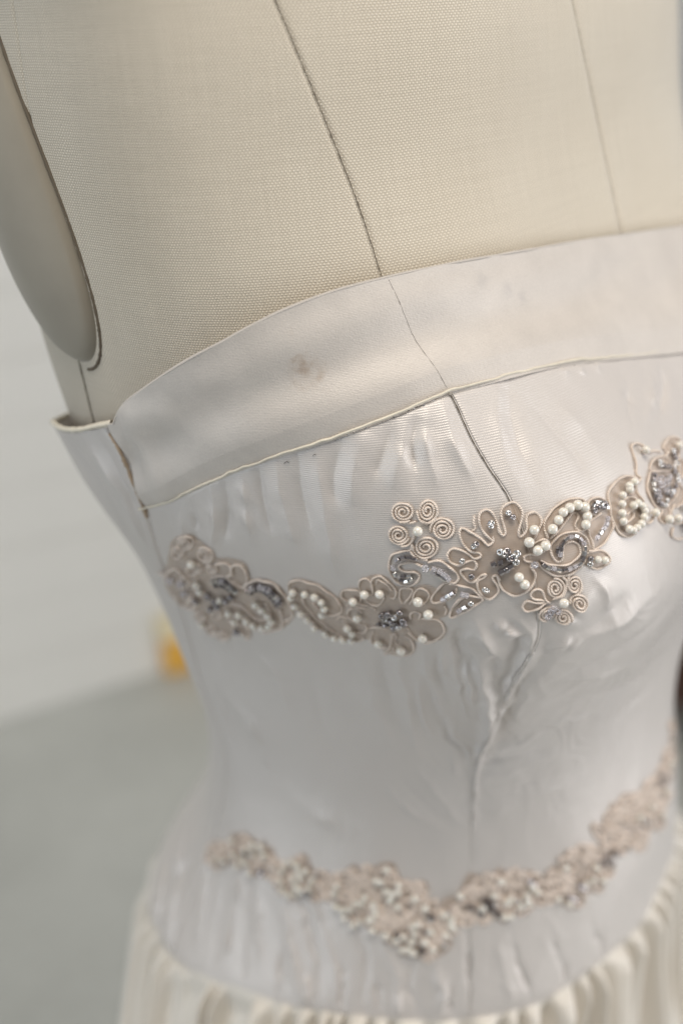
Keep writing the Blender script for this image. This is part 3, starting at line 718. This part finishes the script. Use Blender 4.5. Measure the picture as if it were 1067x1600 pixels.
def lay_ground(parent, paths, R=2.6, cell=1.25, fill=None):
    """sheer ground cloth that follows the cords sewn on it"""
    outline, lift = PENDING[parent.name]
    pts = np.vstack([resample(catmull(L, 5), 1.5) for L in paths])
    x0, y0 = pts.min(0)-R-4; x1, y1 = pts.max(0)+R+4
    nx, ny = int((x1-x0)/cell)+2, int((y1-y0)/cell)+2; X, Y = np.meshgrid(x0+np.arange(nx)*cell, y0+np.arange(ny)*cell)
    m = np.zeros((ny, nx), bool)
    for x, y in pts:
        i0, i1 = int((x-R-x0)/cell), int((x+R-x0)/cell)+2; j0, j1 = int((y-R-y0)/cell), int((y+R-y0)/cell)+2
        rr = R*(.85+.3*RR.random()); m[j0:j1, i0:i1] |= ((X[j0:j1, i0:i1]-x)**2+(Y[j0:j1, i0:i1]-y)**2) < rr*rr
    if fill:
        O = resample(catmull(outline, 5, closed=True), 3.0); X2, Y2 = np.roll(O[:, 0], -1), np.roll(O[:, 1], -1); ins = np.zeros_like(m)
        for (ax, ay, bx, by) in zip(O[:, 0], O[:, 1], X2, Y2):
            if ay != by: ins ^= ((ay > Y) != (by > Y)) & (X < (bx-ax)*(Y-ay)/(by-ay)+ax)
        m |= ins; m[0] = m[-1] = False; m[:, 0] = m[:, -1] = False
    out = np.zeros_like(m); out[0] = out[-1] = True; out[:, 0] = out[:, -1] = True
    while True:
        g2 = out.copy(); g2[1:] |= out[:-1]; g2[:-1] |= out[1:]; g2[:, 1:] |= out[:, :-1]; g2[:, :-1] |= out[:, 1:]; g2 &= ~m
        g2 |= out
        if (g2 == out).all(): break
        out = g2
    m = ~out
    cells = m[:-1, :-1] & m[1:, :-1] & m[:-1, 1:] & m[1:, 1:]
    J, I = np.where(cells); idx = np.full((ny, nx), -1); use = np.zeros_like(m)
    for dj in (0, 1):
        for di in (0, 1): use[J+dj, I+di] = True
    idx[use] = np.arange(use.sum()); V2 = np.stack([X[use], Y[use]], 1)
    F = np.stack([idx[J, I], idx[J, I+1], idx[J+1, I+1], idx[J+1, I]], 1)
    E2 = np.vstack([F[:, [0, 1]], F[:, [1, 2]], F[:, [2, 3]], F[:, [3, 0]]]); Es = np.sort(E2, 1); un, ct = np.unique(Es, axis=0, return_counts=True); be = un[ct == 1]
    for _ in range(5):
        acc = np.zeros_like(V2); cn = np.zeros(len(V2))
        for a_, b_ in ((0, 1), (1, 0)): np.add.at(acc, be[:, a_], V2[be[:, b_]]); np.add.at(cn, be[:, a_], 1)
        k = cn > 0; V2[k] = V2[k]*.5+.5*acc[k]/cn[k][:, None]
    c = [uz(*p) for p in V2]; ok = np.array([q is not None for q in c]); c = np.array([q if q is not None else (0, 0) for q in c])
    F = F[ok[F].all(1)][:, ::-1]
    P, nn = on_dress(c, lift); P = P+nn*(.0003*value_noise(c[:, 0]*KX*450, c[:, 1]*450, 41))[:, None]
    link('ground_cloth', mesh_np('ground_cloth', P, F, np.stack([c[:, 0]*KX, c[:, 1]], 1)), M_NET, parent)
def motif(label):
    o = empty('applique', (0, 0, 0)); o.parent = dress; tag(o, label); return o

# --- main flower motif below the princess seam
g = motif('large beaded lace flower with five corded petals and a dark bead centre')
ground([(640, 782), (655, 800), (690, 808), (715, 822), (748, 800), (758, 790), (775, 812), (795, 782), (812, 800), (835, 800), (850, 818), (862, 795), (890, 776), (912, 778), (925, 778), (945, 782), (958, 805), (958, 835), (940, 852), (955, 868), (950, 884), (920, 886), (905, 895), (915, 905), (918, 945), (900, 965), (880, 978), (850, 972), (830, 958), (816, 952), (818, 938), (835, 925), (815, 930), (790, 925), (780, 935), (760, 940), (748, 962), (718, 965), (700, 960), (680, 935), (640, 915), (610, 905), (604, 870), (605, 840), (602, 815), (608, 788)], g)
A_cords = [spiral((210, 212), 100, 90, 3.0, .9), spiral((415, 200), 84, 104, 3.0, 2.2, cw=-1), spiral((540, 360), 104, 100, 3.2, 2.9), spiral((172, 405), 92, 86, 2.9, .3), spiral((400, 510), 110, 98, 3.1, 3.3, cw=-1),
  [(320, 290), (270, 305), (180, 300)], [(420, 320), (350, 280), (325, 200)], [(290, 370), (298, 430), (260, 490), (190, 500)], [(500, 210), (480, 260), (420, 300)],
  [(290, 480), (270, 535), (200, 545), (120, 575), (92, 650), (110, 740), (170, 800), (260, 830), (330, 790), (345, 745), (300, 712), (215, 712), (172, 675), (200, 645), (300, 640), (380, 670)],
  [(270, 540), (300, 580), (350, 610), (420, 612)],
  [(415, 635), (500, 620), (580, 660), (650, 720), (672, 770), (640, 803), (590, 795), (520, 750), (430, 690)],
  [(590, 800), (540, 815), (490, 870), (450, 930), (465, 962), (560, 955), (640, 900), (655, 845)],
  [(590, 812), (700, 830), (790, 860), (855, 925), (870, 960), (800, 1000)], [(860, 932), (770, 915), (690, 935), (640, 985), (598, 1072), (640, 1085), (740, 1035), (840, 975)],
  [(805, 240), (797, 300), (812, 350), (785, 372)], [(640, 1000), (690, 940), (720, 930)],
  [(1010, 392), (990, 300), (950, 220), (900, 195), (850, 230), (845, 300), (880, 380), (940, 440), (960, 462), (915, 490), (850, 430), (770, 380), (700, 350), (680, 400), (710, 480), (770, 540), (848, 560), (855, 590), (800, 602), (760, 570), (690, 530), (620, 525), (580, 570), (600, 630), (670, 660), (740, 632), (800, 622), (825, 660), (800, 700), (740, 690), (690, 700), (700, 740), (750, 790), (810, 795), (860, 750), (905, 738), (880, 770), (830, 800), (840, 870), (880, 930), (940, 945), (1000, 900), (1000, 840), (955, 770), (990, 745), (1020, 790)]]
B_cords = [[(215, 280), (225, 300), (250, 355), (275, 340), (265, 290), (245, 230), (250, 160), (300, 120), (350, 125), (390, 180), (390, 250), (370, 320), (375, 365), (400, 360), (430, 310), (425, 240), (440, 200), (490, 190), (535, 240), (520, 310), (480, 380), (440, 420)],
  [(185, 660), (215, 652), (235, 720), (270, 770), (340, 800), (420, 780), (480, 710), (495, 640), (462, 590), (475, 555), (450, 550), (415, 540), (412, 510), (450, 495), (510, 495), (570, 460), (590, 410), (560, 385), (500, 405), (475, 420)],
  [(585, 378), (560, 320), (560, 260), (600, 190), (680, 120), (760, 90), (840, 95), (870, 150), (885, 240), (870, 300), (820, 322), (788, 300), (785, 260), (805, 220), (790, 190), (750, 200), (710, 260), (660, 320), (600, 380)],
  [(915, 458), (910, 400), (880, 330), (890, 260), (950, 210), (975, 190)], [(950, 215), (895, 190), (876, 140), (900, 95), (960, 80), (1020, 120), (1040, 190), (1060, 280), (1040, 350), (990, 420), (930, 460), (880, 472)],
  [(890, 440), (860, 370), (800, 332), (720, 338), (650, 372), (608, 430), (612, 500), (650, 548), (690, 530), (690, 470), (710, 420), (760, 400), (812, 430), (820, 490), (770, 550), (700, 575), (600, 570), (530, 540)],
  [(500, 550), (560, 605), (620, 645), (690, 655), (760, 635), (820, 590), (860, 530)], [(860, 490), (950, 465), (1010, 480), (1042, 530), (1010, 580), (940, 602), (870, 572)],
  spiral((640, 745), 70, 78, 2.7, 4.5), spiral((778, 722), 56, 74, 2.6, 1.5, cw=-1), spiral((812, 850), 64, 68, 2.6, 3.1), spiral((695, 955), 64, 56, 2.5, .3, cw=-1), spiral((580, 930), 66, 50, 2.4, 2.0, rot=-.4),
  [(600, 850), (570, 830), (545, 765), (500, 750), (460, 790), (480, 822), (545, 832), (560, 852), (500, 850), (430, 842), (400, 882), (432, 915), (500, 900), (560, 862), (590, 850)],
  [(690, 660), (720, 690), (715, 760), (690, 800), (620, 830)], [(740, 650), (720, 700)], [(50, 350), (120, 400), (150, 430), (188, 400), (180, 360)]]
cords([cA(L) for L in A_cords]+[cB(L) for L in B_cords], g)
pearls(cA([(337, 360), (345, 932), (430, 1035)])+cB([(600, 308), (642, 245), (675, 190), (720, 160), (778, 140), (828, 155), (848, 220), (838, 278), (470, 312), (435, 400), (498, 458), (552, 425), (368, 648), (410, 700), (690, 835)]), g)
pearls(cB([(935, 527), (985, 532)]), g, .0013)
seeds(cA([(940, 300), (935, 325), (800, 490), (815, 475), (700, 610), (780, 740), (905, 860), (775, 960), (890, 850)]), g)
seeds(cB([(285, 190), (318, 222), (165, 262), (160, 275), (885, 522), (880, 560)]), g)
seeds(cA([(400, 668)])+cB([(482, 565), (620, 880), (650, 898), (600, 900), (580, 935)]), g, .0012, ME_SEEDG)
bugles(cA([(150, 620), (220, 585), (330, 600)]), g, mes=(ME_BUGD, ME_BUGG)); bugles(cA([(130, 640), (140, 700), (165, 745)]), g, length=9); bugles(cA([(180, 770), (240, 780), (300, 745)]), g, mes=(ME_BUGD, ME_BUG)); bugles(cA([(190, 740), (250, 738), (290, 730)]), g, .0007)
bugles(cA([(450, 672), (530, 705), (610, 770)]), g, 0.00096, 9); bugles(cA([(450, 700), (520, 735), (570, 775)]), g, .0007, 7)
bugles(cA([(530, 935), (590, 900), (645, 865)]), g, 0.00088, 8); bugles(cA([(690, 880), (760, 905)]), g, 0.00096, 8, mes=(ME_BUGG, ME_BUG)); bugles(cA([(660, 1040), (700, 1010), (750, 990)]), g, 0.00080, 8)
bugles(cB([(668, 510), (675, 430), (720, 372), (790, 365), (838, 410), (845, 480), (800, 565), (700, 602), (600, 590), (535, 555)]), g, 0.00080, 8.5, mes=(ME_BUG, ME_BUGG, ME_BUGG, ME_BUGD))
bugles(cB([(645, 480), (655, 430)]), g, .0008, 7); bugles(cB([(1015, 215), (1000, 280), (960, 335), (925, 385)]), g, 0.00080, 8); bugles(cB([(900, 160), (925, 120), (960, 145), (1015, 160)]), g, 0.00088, 7)
seeds(cB([(905, 175), (925, 150), (950, 128), (985, 130)]), g, .0012)
seeds(cB([(235, 468), (282, 465), (355, 480), (300, 515), (345, 540), (262, 482), (330, 500)]), g, .0013)
bugles(cB([(165, 565), (255, 535)]), g, 0.00100, 9, mes=(ME_BUGD, ME_BUG)); bugles(cB([(225, 625), (330, 565)]), g, 0.00108, 10, mes=(ME_BUGD,)); seeds(cB([(280, 600), (320, 520)]), g, .0012, ME_SEEDD)

# --- bud motif at the right edge
g = motif('upper lace bud with a dark beaded centre and a pearl curl at the right')
ground([(958, 800), (950, 770), (962, 748), (985, 744), (984, 720), (978, 695), (990, 688), (1005, 694), (1012, 708), (1022, 706), (1034, 690), (1048, 680), (1060, 690), (1060, 725), (1066, 760), (1066, 800), (1064, 832), (1048, 826), (1030, 818), (1010, 822), (985, 842), (968, 836)], g)
C_cords = [[(620, 572), (560, 540), (470, 545), (390, 600), (330, 680), (325, 760), (350, 880), (370, 980), (410, 1060), (470, 1130), (540, 1142), (600, 1110)], [(620, 575), (595, 620), (570, 700), (530, 705)],
  [(490, 1010), (540, 980), (572, 930), (555, 880), (510, 920), (470, 860), (480, 780), (530, 745), (600, 768), (650, 840), (668, 930), (640, 1020), (590, 1090)],
  [(640, 550), (600, 515), (590, 430), (570, 340), (540, 250), (560, 220), (630, 220), (672, 260), (655, 320)],
  [(990, 350), (960, 335), (870, 290), (850, 240), (900, 170), (960, 150), (1010, 190), (1012, 270), (990, 350), (1000, 480), (1000, 600), (985, 700), (930, 800), (845, 872), (780, 820), (730, 740), (705, 620), (722, 520), (740, 495), (860, 490), (970, 485)],
  [(725, 480), (740, 400), (800, 352), (865, 350), (900, 390)], [(860, 350), (900, 300), (880, 250)], [(700, 310), (760, 290), (820, 300)], [(640, 560), (600, 640), (620, 720), (680, 790)],
  [(700, 820), (680, 880), (680, 960), (720, 1012), (770, 970), (800, 890)], [(850, 880), (830, 960), (880, 1010), (930, 960), (920, 850)], [(960, 820), (940, 900), (970, 1010), (1050, 1000)], [(1010, 370), (1050, 420), (1040, 520), (1010, 560)], [(1000, 620), (1050, 700), (1040, 800), (980, 850)], [(960, 1050), (950, 1130), (1020, 1170), (1062, 1150)]]
cords([cC(L) for L in C_cords], g)
pearls(cC([(545, 605), (495, 645), (435, 735), (430, 820), (430, 910), (445, 990), (500, 1065), (545, 1075), (580, 1052), (620, 1015), (645, 950), (650, 885), (625, 840), (585, 812), (540, 835), (500, 680)]), g, .0014)
pearls(cC([(645, 298), (965, 250), (755, 905), (880, 970), (965, 962), (1048, 870)]), g, .0016)
seeds(cC([(745, 530), (735, 575), (738, 625), (745, 680), (760, 730), (785, 780), (815, 815), (850, 830), (870, 785), (900, 735), (925, 690), (945, 640), (958, 585), (960, 540), (915, 700), (795, 440), (835, 450), (880, 455), (925, 455), (950, 420), (940, 370), (925, 330), (915, 300), (790, 410), (930, 500)]), g, .0010)
seeds(cC([(775, 590), (810, 630), (860, 600), (770, 700), (795, 745), (850, 690), (880, 560)]), g, .0013, ME_SEEDG); bugles(cC([(780, 560), (840, 560), (900, 560)]), g, 0.00080, 8); bugles(cC([(860, 745), (900, 640)]), g, 0.00080, 8); bugles(cC([(1045, 960), (1050, 1110)]), g, .0013, 9)
# --- small flower, centre left
g = motif('small lace flower with a dark bead centre and open thread petals')
ground([(530, 925), (560, 918), (566, 904), (590, 898), (612, 912), (640, 918), (662, 912), (690, 925), (700, 960), (685, 968), (695, 985), (690, 1000), (660, 1003), (640, 1005), (642, 1022), (612, 1028), (595, 1020), (580, 1005), (560, 1003), (540, 985), (528, 960)], g)
D_cords = [[(385, 162), (378, 185), (400, 215), (460, 237), (492, 215), (478, 165), (420, 155), (380, 165)], [(500, 200), (480, 140), (488, 100), (520, 90), (555, 120), (560, 170), (530, 195)], [(560, 180), (553, 130), (560, 90), (610, 78), (660, 118), (695, 160), (685, 200), (655, 195)], [(580, 120), (590, 95), (640, 120), (670, 160)],
  [(410, 250), (440, 225), (520, 245), (580, 272)], [(415, 270), (440, 250), (520, 262)], [(495, 355), (450, 335), (415, 300), (430, 265), (470, 270), (500, 290)], [(355, 330), (370, 312), (420, 322), (480, 350)], [(520, 220), (560, 240), (600, 240), (630, 195)],
  [(780, 318), (778, 290), (805, 278), (835, 290), (825, 320)], [(755, 370), (790, 420), (850, 450), (920, 440), (968, 400), (960, 350), (920, 322), (865, 315), (820, 325)], [(760, 395), (800, 432), (855, 458), (918, 450)],
  [(700, 470), (672, 435), (680, 408), (695, 415), (690, 440)], [(740, 420), (780, 442), (796, 490), (770, 532), (720, 532), (680, 512), (672, 485)], [(662, 410), (665, 460), (645, 510), (618, 545)], [(560, 400), (545, 450), (580, 500), (640, 490)], [(520, 385), (600, 370), (640, 385)], [(800, 240), (850, 232), (885, 190), (870, 155), (830, 145), (800, 170), (790, 210), (770, 235)], [(740, 230), (775, 190), (790, 155), (760, 138), (720, 150), (715, 195), (730, 228)], [(970, 240), (985, 270), (975, 295)]]
cords([cD(L) for L in D_cords], g, .00036, fill=1)
pearls(cD([(455, 207), (520, 165), (608, 160), (478, 300), (597, 456), (728, 490), (853, 412)]), g, .0016)
seeds(cD([(620, 290), (655, 282), (720, 270), (742, 318), (672, 328), (700, 345), (683, 362), (640, 345), (745, 335)]), g, .0013, ME_SEEDD)
seeds(cD([(635, 310), (715, 355), (690, 300)]), g, .0012, ME_SEED); bugles(cD([(585, 350), (640, 330), (665, 315)]), g, 0.00096, 8, me=ME_BUGD)
# --- pearl leaf
g = motif('lace leaf outlined with a long curve of small pearls')
ground([(450, 915), (460, 907), (490, 912), (520, 930), (534, 952), (530, 968), (545, 985), (560, 1000), (548, 1008), (520, 998), (490, 980), (462, 955), (452, 935)], g)
cords([cD(L) for L in [[(75, 160), (80, 115), (110, 98), (170, 105), (250, 132), (330, 190), (375, 240), (378, 285), (335, 302), (290, 290), (230, 240), (215, 225), (240, 220)], [(150, 170), (172, 235), (230, 310), (300, 372), (360, 420), (410, 450), (470, 460), (510, 440)], [(75, 160), (100, 240), (150, 300)], [(440, 400), (500, 410), (525, 380), (510, 360)], [(200, 330), (260, 392), (330, 440)]]], g, .0004, fill=1)
pearls(cD([(112, 150), (100, 182), (120, 232), (155, 278), (192, 318), (232, 362), (293, 402), (345, 428), (392, 437), (440, 440), (446, 400), (420, 365), (180, 162), (236, 178), (273, 210), (290, 247), (278, 282)]), g, .0014)
# --- left motif
g = motif('crowded lace cluster with spirals and a pearl curl at the left end')
ground([(262, 880), (268, 845), (285, 833), (305, 838), (325, 850), (340, 868), (362, 870), (386, 880), (392, 902), (410, 906), (436, 918), (456, 950), (456, 970), (440, 985), (418, 990), (392, 985), (388, 998), (370, 995), (345, 1000), (322, 992), (318, 975), (300, 955), (280, 945), (262, 925), (255, 895)], g)
E_cords = [spiral((245, 135), 66, 60, 2.4), spiral((395, 215), 70, 66, 2.6, cw=-1), spiral((190, 195), 46, 56, 2.0), spiral((325, 325), 66, 54, 2.6), spiral((440, 325), 46, 40, 2.0),
  [(490, 350), (480, 290), (540, 278), (590, 310), (600, 360), (560, 385)], [(600, 380), (600, 310), (650, 298), (700, 340), (712, 410), (690, 465), (650, 450), (600, 410)], [(40, 350), (100, 365), (130, 340), (180, 322), (240, 370), (290, 430), (330, 480)], [(90, 380), (140, 400), (150, 440)],
  [(700, 480), (720, 440), (800, 418), (900, 440), (975, 515), (1035, 620), (1050, 700), (990, 730)], [(440, 400), (480, 385), (560, 395), (640, 470), (640, 520)], [(600, 600), (680, 620), (760, 700), (840, 720), (880, 670), (840, 590)], [(540, 640), (560, 600), (640, 600), (700, 640), (760, 700)], [(560, 720), (640, 760), (740, 790), (850, 820), (960, 790), (970, 720), (960, 640)], [(700, 780), (720, 830), (700, 880), (680, 830), (640, 780)],
  spiral((350, 690), 50, 44, 2.0), spiral((440, 800), 52, 46, 2.0), spiral((520, 850), 50, 40, 2.0), spiral((300, 600), 50, 44, 2.0), spiral((480, 680), 46, 40, 2.0), [(180, 520), (200, 600), (280, 640), (330, 600), (300, 530), (220, 500)], [(220, 420), (240, 380), (280, 420), (250, 470)], [(560, 520), (600, 560), (600, 600)], [(330, 720), (380, 790), (440, 760)]]
cords([cE(L) for L in E_cords], g, .00056, fill=1)
pearls(cE([(310, 268), (350, 428), (375, 478), (520, 550), (587, 650), (660, 668), (625, 720), (718, 718), (768, 752), (785, 585), (832, 630), (875, 675), (900, 722), (880, 760), (832, 772), (385, 752)]), g, .00155)
seeds(cE([(255, 500), (230, 420), (150, 400)]), g, .0016, ME_SEEDG)
bugles(cE([(450, 410), (540, 405), (600, 450), (650, 490)]), g, .0012, 7); bugles(cE([(470, 440), (540, 440), (600, 480)]), g, .0012, 7, mes=(ME_BUGD,)); bugles(cE([(715, 485), (800, 445), (900, 490), (975, 590)]), g, .0013, 7); bugles(cE([(740, 500), (810, 470), (890, 520), (950, 610)]), g, .0012, 7, mes=(ME_BUGD,))
seeds(cE([(430, 520), (500, 600), (480, 560), (600, 530), (340, 560), (640, 800), (450, 620), (560, 560)]), g, .0015, ME_SEEDD)

# --- lower trim: five clusters hanging in a shallow curve
LOW = [
 ('lower lace cluster at the left end of the hip trim', [(330, 1330, 18), (350, 1335, 26), (385, 1332, 34), (410, 1350, 26), (430, 1362, 20)]),
 ('lower lace cluster with an oval ring of pearls', [(430, 1365, 20), (455, 1370, 36), (480, 1380, 34), (505, 1388, 22), (522, 1395, 26)]),
 ('widest lower lace cluster hanging below the rest of the hip trim', [(525, 1395, 32), (560, 1395, 46), (600, 1402, 56), (635, 1430, 54), (655, 1460, 48), (672, 1480, 28), (690, 1430, 32)]),
 ('lower lace cluster crossing the princess seam', [(692, 1440, 22), (712, 1424, 26), (740, 1410, 40), (780, 1402, 42), (820, 1395, 36), (845, 1395, 24)]),
 ('lower lace cluster with two round lobes right of the princess seam', [(860, 1390, 28), (890, 1382, 40), (915, 1360, 40), (938, 1345, 30)]),
 ('lower lace cluster climbing toward the right edge', [(940, 1320, 28), (965, 1300, 40), (990, 1285, 42), (1010, 1258, 34), (1028, 1228, 18), (1042, 1195, 12), (1052, 1160, 9), (1060, 1120, 8)])]
for li, (lab, SP) in enumerate(LOW):
    g = motif(lab); R2 = random.Random(100+li)
    C = np.array(SP, float); S = resample(catmull(C, 6), 9.0)
    d = np.gradient(S[:, :2], axis=0); d /= np.linalg.norm(d, axis=1, keepdims=True); n2 = np.stack([-d[:, 1], d[:, 0]], 1)
    w1 = S[:, 2]*(.88+.22*np.array([math.sin(i*1.7+li) for i in range(len(S))])); w2 = S[:, 2]*(.88+.22*np.array([math.sin(i*1.4+2+li) for i in range(len(S))]))
    ground([tuple(p) for p in np.vstack([S[:, :2]+n2*w1[:, None], (S[:, :2]-n2*w2[:, None])[::-1]])], g, step=6)
    cl = []; pp = []; ss = []; bb = []
    step = 0
    for i in range(len(S)):
        w = S[i, 2]; k = max(1, int(w/9))
        for j in range(k):
            t = ((j+.5)/k*2-1)*.8+R2.uniform(-.15, .15); c = S[i, :2]+n2[i]*t*w+d[i]*R2.uniform(-4, 4); q = R2.random()
            if q < .30: cl.append(spiral(tuple(c), R2.uniform(9, 14), R2.uniform(8, 12), 2.0, cw=R2.choice((-1, 1))))
            elif q < .54:
                a = R2.uniform(0, 6.28); ca, sa_ = math.cos(a), math.sin(a); L = [(-14, 0), (-4, 9), (10, 8), (15, 0), (9, -8), (-3, -7), (-12, 2)]
                cl.append([(c[0]+x*ca-y*sa_, c[1]+x*sa_+y*ca) for x, y in L])
            elif q < (.76 if li < 3 else .70): pp.append(tuple(c))
            elif q > .93: (bb if q > .985 else ss).append(tuple(c))
    if li == 1: pp = [(440+16*math.cos(a)+16, 1372+26*math.sin(a)) for a in np.linspace(0, 6.0, 11)]+[(475+14*math.cos(a), 1375+16*math.sin(a)) for a in np.linspace(0, 5, 7)]
    if li == 2: pp += [(535, 1420), (540, 1432), (553, 1443), (563, 1437), (584, 1450), (604, 1458), (588, 1423), (572, 1398), (590, 1372), (622, 1390), (610, 1402), (648, 1400), (630, 1460), (648, 1455), (652, 1440), (664, 1415), (605, 1355), (528, 1382)]
    if li == 0: pp += [(408, 1320), (384, 1328), (381, 1342), (392, 1365), (350, 1345), (395, 1318), (336, 1342)]
    if li == 3: pp += [(718, 1398), (795, 1430), (812, 1415), (822, 1398), (830, 1385), (790, 1410)]; bb += [(735, 1415), (750, 1425), (765, 1418), (775, 1425), (760, 1408)]
    if li == 4: bb += [(905, 1383), (892, 1402)]
    if li == 5: bb += [(945, 1338), (950, 1345), (940, 1345), (1028, 1222), (1032, 1212)]
    cords(cl, g, .00062, fill=1); pearls(pp, g, .0016); seeds(ss, g, .0012, ME_SEED)
    for b in bb: bugles([(b[0]-6, b[1]-3), (b[0]+6, b[1]+4)], g, .0013, 6, me=ME_BUGD); 

# ------------------------------------------------------------------ room
def hit_floor(px, py):
    v = CR*(px-533.5)/CF-CU*(py-800)/CF-CB; t = (-FL-CO[2])/v[2]; return CO+t*v
WA = hit_floor(0, 1130); WB = hit_floor(300, 1035); wd = (WB-WA)[:2]; wd /= np.linalg.norm(wd); wn = np.array([-wd[1], wd[0]])   # wn points away from the room
def mat_floor():
    s = NT('concrete_floor'); ob = s.obj(); n1 = s.noise(ob, 2.2, 5, .6); n2 = s.noise(ob, 40, 4, .6)
    c = s.mix(s.math('ADD', s.math('MULTIPLY', n1, .7), s.math('MULTIPLY', n2, .3)), (.30, .31, .285), (.76, .77, .725)); s.l(c, s.b.inputs['Base Color']); s.set(Roughness=.55); s.bump(n2, .002, .5); return s.m
fl = bmesh.new(); bmesh.ops.create_grid(fl, x_segments=8, y_segments=8, size=4); me = bpy.data.meshes.new('floor'); fl.to_mesh(me); fl.free()
tag(link('floor', me, mat_floor()), kind='structure')
def box_me(name, sx, sy, sz, bev=.002, seg=2):
    bm = bmesh.new(); bmesh.ops.create_cube(bm, size=1)
    for v in bm.verts: v.co = Vector((v.co.x*sx, v.co.y*sy, v.co.z*sz))
    if bev: bmesh.ops.bevel(bm, geom=bm.edges[:], offset=bev, segments=seg, affect='EDGES')
    me = bpy.data.meshes.new(name); bm.to_mesh(me); bm.free(); return me
M_WALL = mat_simple('white_painted_board', (.79, .775, .73), .55, .4, nscale=7, var=.03)
wall = empty('wall', (0, 0, 0)); wall['kind'] = 'structure'
ang = math.atan2(wd[1], wd[0]); mid = WA[:2]+wd*.4
BH = .125; me_b = box_me('board', 6.0, .02, BH-.0012, .0015)
me_b.materials.append(M_WALL)
for i in range(27):
    o = bpy.data.objects.new('board', me_b); COL.objects.link(o); o.parent = wall; o.rotation_euler = (0, 0, ang); p = mid+wn*(.010+.0012*math.sin(i*2.3)); o.location = (p[0], p[1], BH/2+i*BH)
me = box_me('wall_backing', 6.0, .05, 3.37, 0); o = link('wall_backing', me, mat_simple('wall_core', (.45, .45, .43), .8, .2), wall); p = mid+wn*.046; o.location = (p[0], p[1], 1.686); o.rotation_euler = (0, 0, ang)
# yellow box at the wall foot
def at_wall(px, py, inset):
    v = CR*(px-533.5)/CF-CU*(py-800)/CF-CB; n = np.array([wn[0], wn[1], 0]); t = ((WA-CO)@n-inset)/(v@n); return CO+t*v
yb = at_wall(303, 1010, .018)
yel = empty('storage_box', (0, 0, 0)); tag(yel, 'small golden yellow box with a pale lid at the foot of the wall', 'box')
o = link('box_body', box_me('box_body', .14, .024, .085, .006), mat_simple('golden_card', (.90, .50, .09), .5, .4, nscale=30, var=.2), yel, (yb[0], yb[1], .0435)); o.rotation_euler = (0, 0, ang)
o = link('box_front_label', box_me('box_front_label', .07, .004, .05, .001), mat_simple('ochre_card', (.70, .36, .06), .5, .4), yel, (yb[0]-wn[0]*.013, yb[1]-wn[1]*.013, .042)); o.rotation_euler = (0, 0, ang)
o = link('box_lid', box_me('box_lid', .148, .030, .055, .005), mat_simple('pale_card', (.86, .76, .52), .5, .4), yel, (yb[0], yb[1], .114)); o.rotation_euler = (0, 0, ang)
# dark wooden cabinet beyond the right side of the dress
cb = hit_floor(1180, 1150); M_WOOD = mat_simple('dark_red_wood', (.055, .018, .010), .35, .5, nscale=12, var=.4)
cab = empty('wooden_cabinet', (0, 0, 0)); tag(cab, 'dark reddish brown wooden cabinet standing behind the right side of the dress', 'cabinet')
cx, cy = cb[0]+.1, cb[1]-.1
o = link('cabinet_body', box_me('cabinet_body', .60, .42, .62, .006), M_WOOD, cab, (cx, cy, .41)); o.rotation_euler = (0, 0, ang)
o = link('cabinet_top', box_me('cabinet_top', .64, .46, .025, .006), M_WOOD, cab, (cx, cy, .7335)); o.rotation_euler = (0, 0, ang)
for k in range(3):
    q = np.array([cx, cy])-wn*.216; o = link('drawer', box_me('drawer', .54, .02, .18, .004), M_WOOD, cab, (q[0], q[1], .20+k*.2)); o.rotation_euler = (0, 0, ang)
    for s_ in (-1, 1):
        q2 = q-wn*.02+wd*s_*.14; kn = link('knob', sphere_mesh('knob', .014, M_METAL, 12, 8), None, o); kn.location = (s_*.14, -.022, 0)
for sx in (-1, 1):
    for sy in (-1, 1):
        q = np.array([cx, cy])+wd*sx*.27+wn*sy*.18; link('leg', box_me('leg', .045, .045, .10, .003), M_WOOD, cab, (q[0], q[1], .05)).rotation_euler = (0, 0, ang)
